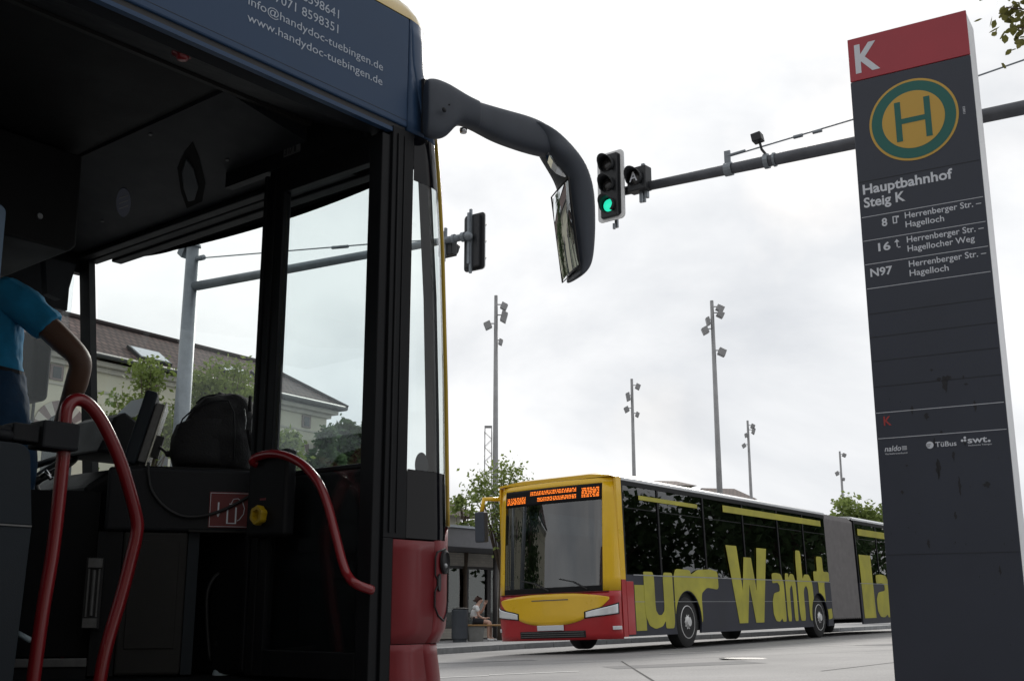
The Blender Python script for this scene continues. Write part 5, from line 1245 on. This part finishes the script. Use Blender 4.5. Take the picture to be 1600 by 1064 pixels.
for y, x in ((-.10,.43),(.10,.50)): cloth('shoe', [(V(x-.03,y,.07),.045),(V(x+.06,y,.05),.042),(V(x+.17,y,.045),.034)], [(0,1),(1,2)], 'white_cotton', sb_, bpn)

# ------------------------------------------------------------------ MOVING BUS (articulated)
bo_ = Vector((1.85, 20.3, 0)); bo_.z = gz(bo_.x, bo_.y); BANG = R(180+55.6)
b2 = thing('articulated_bus', 'yellow and red articulated bus with big yellow letters crossing the road', 'bus', bo_, 0)
ex = Vector((math.cos(BANG), math.sin(BANG), 0)); ey = Vector((-ex.y, ex.x, 0))
def slope_of(d): return (gz(bo_.x+d.x*2, bo_.y+d.y*2) - gz(bo_.x-d.x*2, bo_.y-d.y*2))/4
ex = (ex + Vector((0,0,slope_of(ex)))).normalized(); ey = (ey + Vector((0,0,slope_of(ey)))); ey = (ey - ex*ey.dot(ex)).normalized(); ez_ = ex.cross(ey)
b2.rotation_euler = Matrix((ex, ey, ez_)).transposed().to_euler()
FB = lambda z: interp([(.2,.08),(.6,.12),(1.05,.11),(2.0,.04),(2.7,-.02),(3.0,-.06),(3.15,-.14)], z)
fl_ = -1
def fpatch(name, s0, s1, z0, z1, m, off=0.0, par=None, ns=30, nz=8, th=.02):
    o = obj(name, patch(s0, s1, z0, z1, FB, ns, nz, off=off, flip=-1), m, par or b2, smooth=True)
    if th: solid(o, th)
    return o
fpatch('bumper', 0, 1, .24, 1.06, 'bus_red', ns=50)
yz0 = lambda s: .50 + .42*min(1, abs(s-.5)/.40)**3.0
hood = fpatch('hood_panel', .10, .90, yz0, lambda s: 1.045 - .09*(abs(s-.5)/.4)**3, 'bus_yellow', .012, ns=44)
fpatch('lower_grille', .25, .75, .28, .40, 'black_rubber', .006)
for s0, s1 in ((.035,.25),(.75,.965)):
    a0, a1 = (s0, s1) if s0 < .5 else (s1, s0)
    h = fpatch('headlight', a0, a1, lambda s: .60 + .06*abs(s-(.25 if s < .5 else .75))/.2, lambda s: .72 + .13*abs(s-(.25 if s < .5 else .75))/.2, 'black_frame', .014)
    fpatch('lamp_glass', a0+(a1-a0)*.05, a0+(a1-a0)*.95, lambda s: .615 + .06*abs(s-(.25 if s < .5 else .75))/.2, lambda s: .70 + .13*abs(s-(.25 if s < .5 else .75))/.2, 'headlamp', .022, h)
pl_ = fpatch('number_plate', .40, .60, .41, .50, 'plate_white', .03)
fpatch('badge_line', .36, .64, .93, .945, 'dull_metal', .02, hood)
wsB = fpatch('windscreen', .135, .865, 1.16, 2.66, 'bus_windscreen', .0, th=0, ns=44)
fpatch('black_border', .10, .90, 1.062, 1.158, 'black_frame', 0, wsB)
fpatch('corner_post', 0, .134, 1.062, 2.98, 'bus_yellow'); fpatch('corner_post', .866, 1, 1.062, 2.98, 'bus_yellow')
sg_ = fpatch('destination_sign', .1345, .8655, 2.665, 2.96, 'black_frame', 0)
led = MB()
def leds(s0, s1, z0, z1, rows, dash):
    for r_ in range(rows):
        z = z0 + (z1-z0)*(r_+.5)/rows; s = s0
        while s < s1:
            ds = random.uniform(.006, .022); e = min(s+ds, s1)
            a = plan(s, FB(z), off=.012); b = plan(e, FB(z), off=.012); h = (z1-z0)/rows*.30
            led.quad((a[0], -a[1], z-h), (b[0], -b[1], z-h), (b[0], -b[1], z+h), (a[0], -a[1], z+h)); s = e + random.uniform(.003, .009)
leds(.15, .26, 2.72, 2.90, 6, 1); leds(.30, .60, 2.72, 2.80, 3, 1); leds(.30, .66, 2.84, 2.92, 3, 1); leds(.70, .85, 2.71, 2.84, 5, 1)
obj('led_text', led, 'amber_led', sg_)
fpatch('roof_cap', 0, 1, 2.962, 3.06, 'bus_yellow')
# body section builder (near side y = 0, far side y = -2.55)
def body(x1, x0, name, wheels_, first=False):
    """x1 front end, x0 rear end (both negative)"""
    zs = 1.34
    low = arch_panel(x0, x1, .27, zs-.002, wheels_, -.04, 0, zc=.50)
    s = obj('side_skirt', low, 'bus_slate', b2)
    obj('far_skirt', arch_panel(x0, x1, .27, zs-.002, wheels_, -2.55, -2.51, zc=.50), 'bus_slate', b2)
    obj('window_header', MB().box((x0, -.04, 2.93), (x1, 0, 3.01)).box((x0, -2.55, 2.70), (x1, -2.51, 3.01)), 'black_frame', b2)
    obj('roof_rail', MB().box((x0, -.06, 3.012), (x1, .012, 3.07)).box((x0, -2.56, 3.012), (x1, -2.49, 3.07)), 'roof_white', b2, bevel=.012)
    rr2 = []
    for x in (x0, x1): rr2.append([(x, -.02, 3.072), (x, -.10, 3.12), (x, -.5, 3.155), (x, -2.05, 3.155), (x, -2.45, 3.12), (x, -2.53, 3.072), (x, -2.45, 3.04), (x, -.1, 3.04)])
    obj('roof', MB().rings(rr2), 'roof_white', b2)
    obj('underbody', MB().box((x0, -2.50, .33), (x1, -.05, .42)), 'dark_trim', b2)
    obj('floor', MB().box((x0, -2.50, .43), (x1, -.05, .50)), 'dark_trim', b2)
    obj('inner_ceiling', MB().box((x0, -2.50, 2.95), (x1, -.05, 3.0)), 'interior_gray', b2)
    for wx in wheels_: 
        for y0 in (-.75, -2.48): obj('wheel_box', MB().box((wx-.62, y0, .52), (wx+.62, y0+.68, 1.20)), 'dark_trim', b2)
    return s
S1 = body(-.36, -11.02, 'front', [-2.80, -10.1])
S2 = body(-13.35, -19.4, 'rear', [-17.2])
obj('corner_panel', MB().box((-.358, -.045, .27), (-.20, .004, 1.25)), 'bus_red', b2); obj('corner_panel', MB().box((-.62, -.001, .30), (-.359, .012, 1.22)), 'bus_red', b2, bevel=.01)
obj('corner_panel', MB().box((-.358, -2.55, .27), (-.20, -2.51, 1.25)), 'bus_red', b2)
obj('front_side_post', MB().box((-.358, -.045, 1.252), (-.18, .002, 3.06)), 'bus_yellow', b2); obj('front_side_post', MB().box((-.358, -2.55, 1.252), (-.18, -2.51, 3.06)), 'bus_yellow', b2)
obj('roof', MB().rings([[(x, -.02+dy, 3.072), (x, -.10, 3.13+dz), (x, -.5, 3.17+dz), (x, -2.05, 3.17+dz), (x, -2.45, 3.13+dz), (x, -2.53, 3.072)] for x, dy, dz in ((-1.25, 0, -.01), (-1.15, .01, .02), (-.35, .01, .02), (-.10, .0, -.03))]), 'bus_yellow', b2, auto=True)
for (x1, x0) in ((-4.5, -7.2), (-14.5, -17.0)): obj('roof_unit', MB().box((x0, -2.0, 3.157), (x1, -.9, 3.20)), 'roof_white', b2, bevel=.015)
def panes(xs_, zlo=1.342):
    for a, b in zip(xs_[:-1], xs_[1:]):
        f = obj('side_pillar', MB().box((a-.06, -.04, zlo), (a, -.002, 2.928)), 'black_frame', b2); obj('side_pillar', MB().box((a-.06, -2.55, zlo), (a, -2.512, 2.70)), 'black_frame', b2)
        obj('side_window', MB().box((b+.001, -.03, zlo), (a-.061, -.018, 2.928)), 'bus_window', f)
        obj('side_window', MB().box((b+.001, -2.53, zlo), (a-.061, -2.52, 2.698)), 'bus_window', f)
        tl = MB().box((b+.06, -.0175, 2.52), (a-.12, -.012, 2.535)); obj('window_bar', tl, 'black_frame', f)
panes([-.36, -1.75, -3.75, -5.75, -7.75, -9.4, -11.02]); panes([-13.35, -15.2, -17.2, -19.38])
obj('rear_wall', MB().box((-19.46, -2.55, .27), (-19.402, 0, 3.1)), 'bus_slate', b2)
# bellows
bl_ = MB(); rs = []; n = 26
for k in range(n+1):
    x = -11.03 - 2.31*k/n; d = .0 if k % 2 else .05
    rs.append([(x, -.02-d, .42+d), (x, -.02-d, 2.95-d), (x, -.14-d, 3.08-d), (x, -2.41+d, 3.08-d), (x, -2.53+d, 2.95-d), (x, -2.53+d, .42+d)])
obj('bellows', MB().rings(rs), 'bellows', b2)
for wx in (-2.80, -10.1, -17.2):
    wheel(b2, wx, -.03, .485, 1, spokes=10); wheel(b2, wx, -2.52, .485, -1)
# yellow film lettering over windows and skirt
def big(body_, x_front, x_rear, z0, h, bold=.06):
    o = text('big_lettering', body_, 'film_yellow', b2, (x_front, .0075, z0), width=abs(x_rear-x_front), height=h, bold=bold, thick=.003, rz=math.pi); return o
GLY = {   # strokes in a unit box: polygons of the letter
 'u': [[(0,1),(.34,1),(.34,.30),(.42,.20),(.58,.20),(.66,.30),(.66,0),(1,0),(1,1),(.66,1),(.66,.34),(.58,.30),(.42,.30),(.36,.36),(.34,.36)]],
 'U': [[(0,.94),(0,.25),(.12,.06),(.32,0),(.56,.04),(.68,.14),(.68,0),(1,0),(1,.86),(1,1),(.66,1),(.66,.32),(.56,.24),(.44,.24),(.35,.33),(.35,1),(0,1)]],
 'r': [[(0,0),(.42,0),(.42,.58),(.56,.72),(.80,.72),(1,.66),(1,.98),(.80,1),(.58,.97),(.42,.86),(.42,1),(0,1)]],
 'W': [[(0,1),(.25,1),(.33,.42),(.41,.86),(.59,.86),(.67,.42),(.75,1),(1,1),(.80,0),(.60,0),(.50,.50),(.40,0),(.20,0)]],
 'a': [[(.08,.98),(.40,1),(.80,.98),(1,.80),(1,0),(.70,0),(.66,.07),(.44,0),(.16,.02),(0,.16),(0,.42),(.16,.58),(.64,.62),(.64,.74),(.50,.80),(.08,.78)]],
 'h': [[(0,1),(.36,1),(.36,.58),(.50,.66),(.80,.66),(1,.54),(1,0),(.66,0),(.66,.44),(.56,.50),(.42,.46),(.36,.40),(.36,0),(0,0)]],
 'n': [[(0,1),(.34,1),(.34,.90),(.55,1),(.85,.98),(1,.82),(1,0),(.66,0),(.66,.70),(.55,.76),(.36,.66),(.34,0),(0,0)]],
 'l': [[(0,0),(1,0),(1,1),(0,1)]],
 't': [[(.26,1),(.64,1),(.64,.76),(1,.76),(1,.60),(.64,.60),(.64,.24),(.74,.16),(1,.18),(1,.02),(.66,0),(.40,.04),(.26,.20),(.26,.60),(0,.60),(0,.76),(.26,.76)]],
}
def soften(P, n=2, t=.13):
    for _ in range(n):
        Q = []
        for i in range(len(P)):
            a, b = P[i], P[(i+1) % len(P)]
            Q += [(a[0] + (b[0]-a[0])*t, a[1] + (b[1]-a[1])*t), (b[0] - (b[0]-a[0])*t, b[1] - (b[1]-a[1])*t)]
        P = Q
    return P
def glyph(ch, xa, xb, z0, z1, P=None, cut=None):
    P = [(xa + (xb-xa)*p, z0 + (z1-z0)*q) for p, q in GLY[ch][0]] if P is None else P
    mb = MB(); mb.prism(P if ch in 'Wl' else soften(P), lambda a, b, d: (a, d, b), .002, .0075)
    o = obj('big_letter', mb, 'film_yellow', b2)
    if cut:      # leave the wheel opening free
        c = obj('cutter', MB().lathe((cut, 0, .50), [(.001,-.1),(.575,-.1),(.575,.1),(.001,.1)], 'y', 40), 'film_yellow', b2)
        m = o.modifiers.new('cut', 'BOOLEAN'); m.operation = 'DIFFERENCE'; m.object = c; m.solver = 'EXACT'
        dg = bpy.context.evaluated_depsgraph_get(); me = bpy.data.meshes.new_from_object(o.evaluated_get(dg)); o.modifiers.clear(); o.data = me
        bpy.data.objects.remove(c)
    return o
for a_ in (('U', -1.02, -2.18, .38, 1.40), ('W', -4.75, -6.95, .42, 2.02), ('a', -7.1, -7.85, .42, 1.50), ('n', -7.95, -8.6, .42, 1.50), ('l', -13.5, -14.5, .42, 2.1), ('a', -14.7, -16.0, .42, 1.6)): glyph(*a_)
glyph('r', -2.26, -4.25, .42, 1.48, [(-2.24,.42),(-2.24,1.48),(-2.95,1.47),(-3.0,1.38),(-3.3,1.48),(-3.9,1.50),(-4.25,1.46),(-4.25,1.10),(-3.7,1.14),(-3.42,1.02),(-3.42,.42)], cut=-2.80)
glyph('h', -8.72, -9.72, .42, 2.05, cut=-10.1); glyph('t', -9.85, -10.95, .42, 1.95, cut=-10.1); glyph('h', -16.2, -17.6, .42, 2.1, cut=-17.2)
for x0, x1, z0, z1 in ((-10.7, -4.75, 2.71, 2.85), (-3.5, -1.0, 2.70, 2.78), (-17.6, -13.6, 2.62, 2.80)): obj('yellow_band', MB().box((x0, .0015, z0), (x1, .006, z1)), 'film_yellow', b2)
obj('skirt_trim', MB().box((-11.0, .001, 1.325), (-.64, .010, 1.345)).box((-19.3, .001, 1.325), (-13.36, .010, 1.345)).box((-11.0, .001, .86), (-.64, .006, .87)), 'steel', b2)
obj('film_patch', MB().box((-1.05, .0005, .36), (-.66, .004, 1.16)), 'film_yellow', b2)
# interior
cb = obj('driver_area', MB().box((-.45, -2.45, .5), (.0, -.1, 1.10)).box((-1.75, -1.2, .5), (-1.68, -.1, 1.9)), 'dark_trim', b2)
ds = MB().box((-1.6, -.95, .95), (-1.15, -.45, 1.05)).box((-1.7, -.95, 1.05), (-1.6, -.45, 1.85)); obj('driver_seat', ds, 'black_cotton', b2, bevel=.04)
for x in (-3.6, -4.5, -5.4, -7.2, -8.1, -9.0, -14.4, -15.3, -16.2):
    for y in (-.95, -2.4):
        st2 = obj('passenger_seat', MB().box((x, y, .92), (x+.42, y+.85, 1.0)), 'slate_panel', b2); obj('seat_back', MB().box((x-.08, y, 1.005), (x-.005, y+.85, 1.60)), 'slate_panel', st2, bevel=.02)
for x in (-3.3, -6.3, -9.6): obj('grab_pole', MB().cyl((x, -1.05, .5), (x, -1.05, 2.95), .018), 'knob_yellow', b2)
for sA, sB in ((.22, .42), (.50, .72)):
    obj('wiper', MB().tube([Vector((plan(q, FB(z), off=.03)[0], -plan(q, FB(z), off=.03)[1], z)) for q, z in ((sA, 1.10), ((sA+sB)/2, 1.24), (sB, 1.30))], .012, 6), 'black_rubber', b2)
for z in (.30, .335, .37): fpatch('grille_bar', .26, .74, z, z+.012, 'dull_metal', .028)
fpatch('hood_seam', .10, .90, 1.049, 1.056, 'black_rubber', .014)
for s_a, s_b in ((.03, .09), (.91, .97)): fpatch('fog_lamp', s_a, s_b, .40, .46, 'headlamp', .02)
# mirrors
for y, sgn in ((-2.72, -1), (.17, 1)):
    if sgn > 0: continue
    mm = obj('side_mirror', MB().box((.10, y-.12, 2.05), (.26, y+.10, 2.62)), 'mirror_shell', b2, bevel=.03, seg=3)
    obj('mirror_arm', MB().tube([Vector((-.1, -2.5, 2.86)), Vector((.14, y+.03, 2.86)), Vector((.18, y, 2.6))], .045, 10), 'bus_yellow', mm, smooth=True)
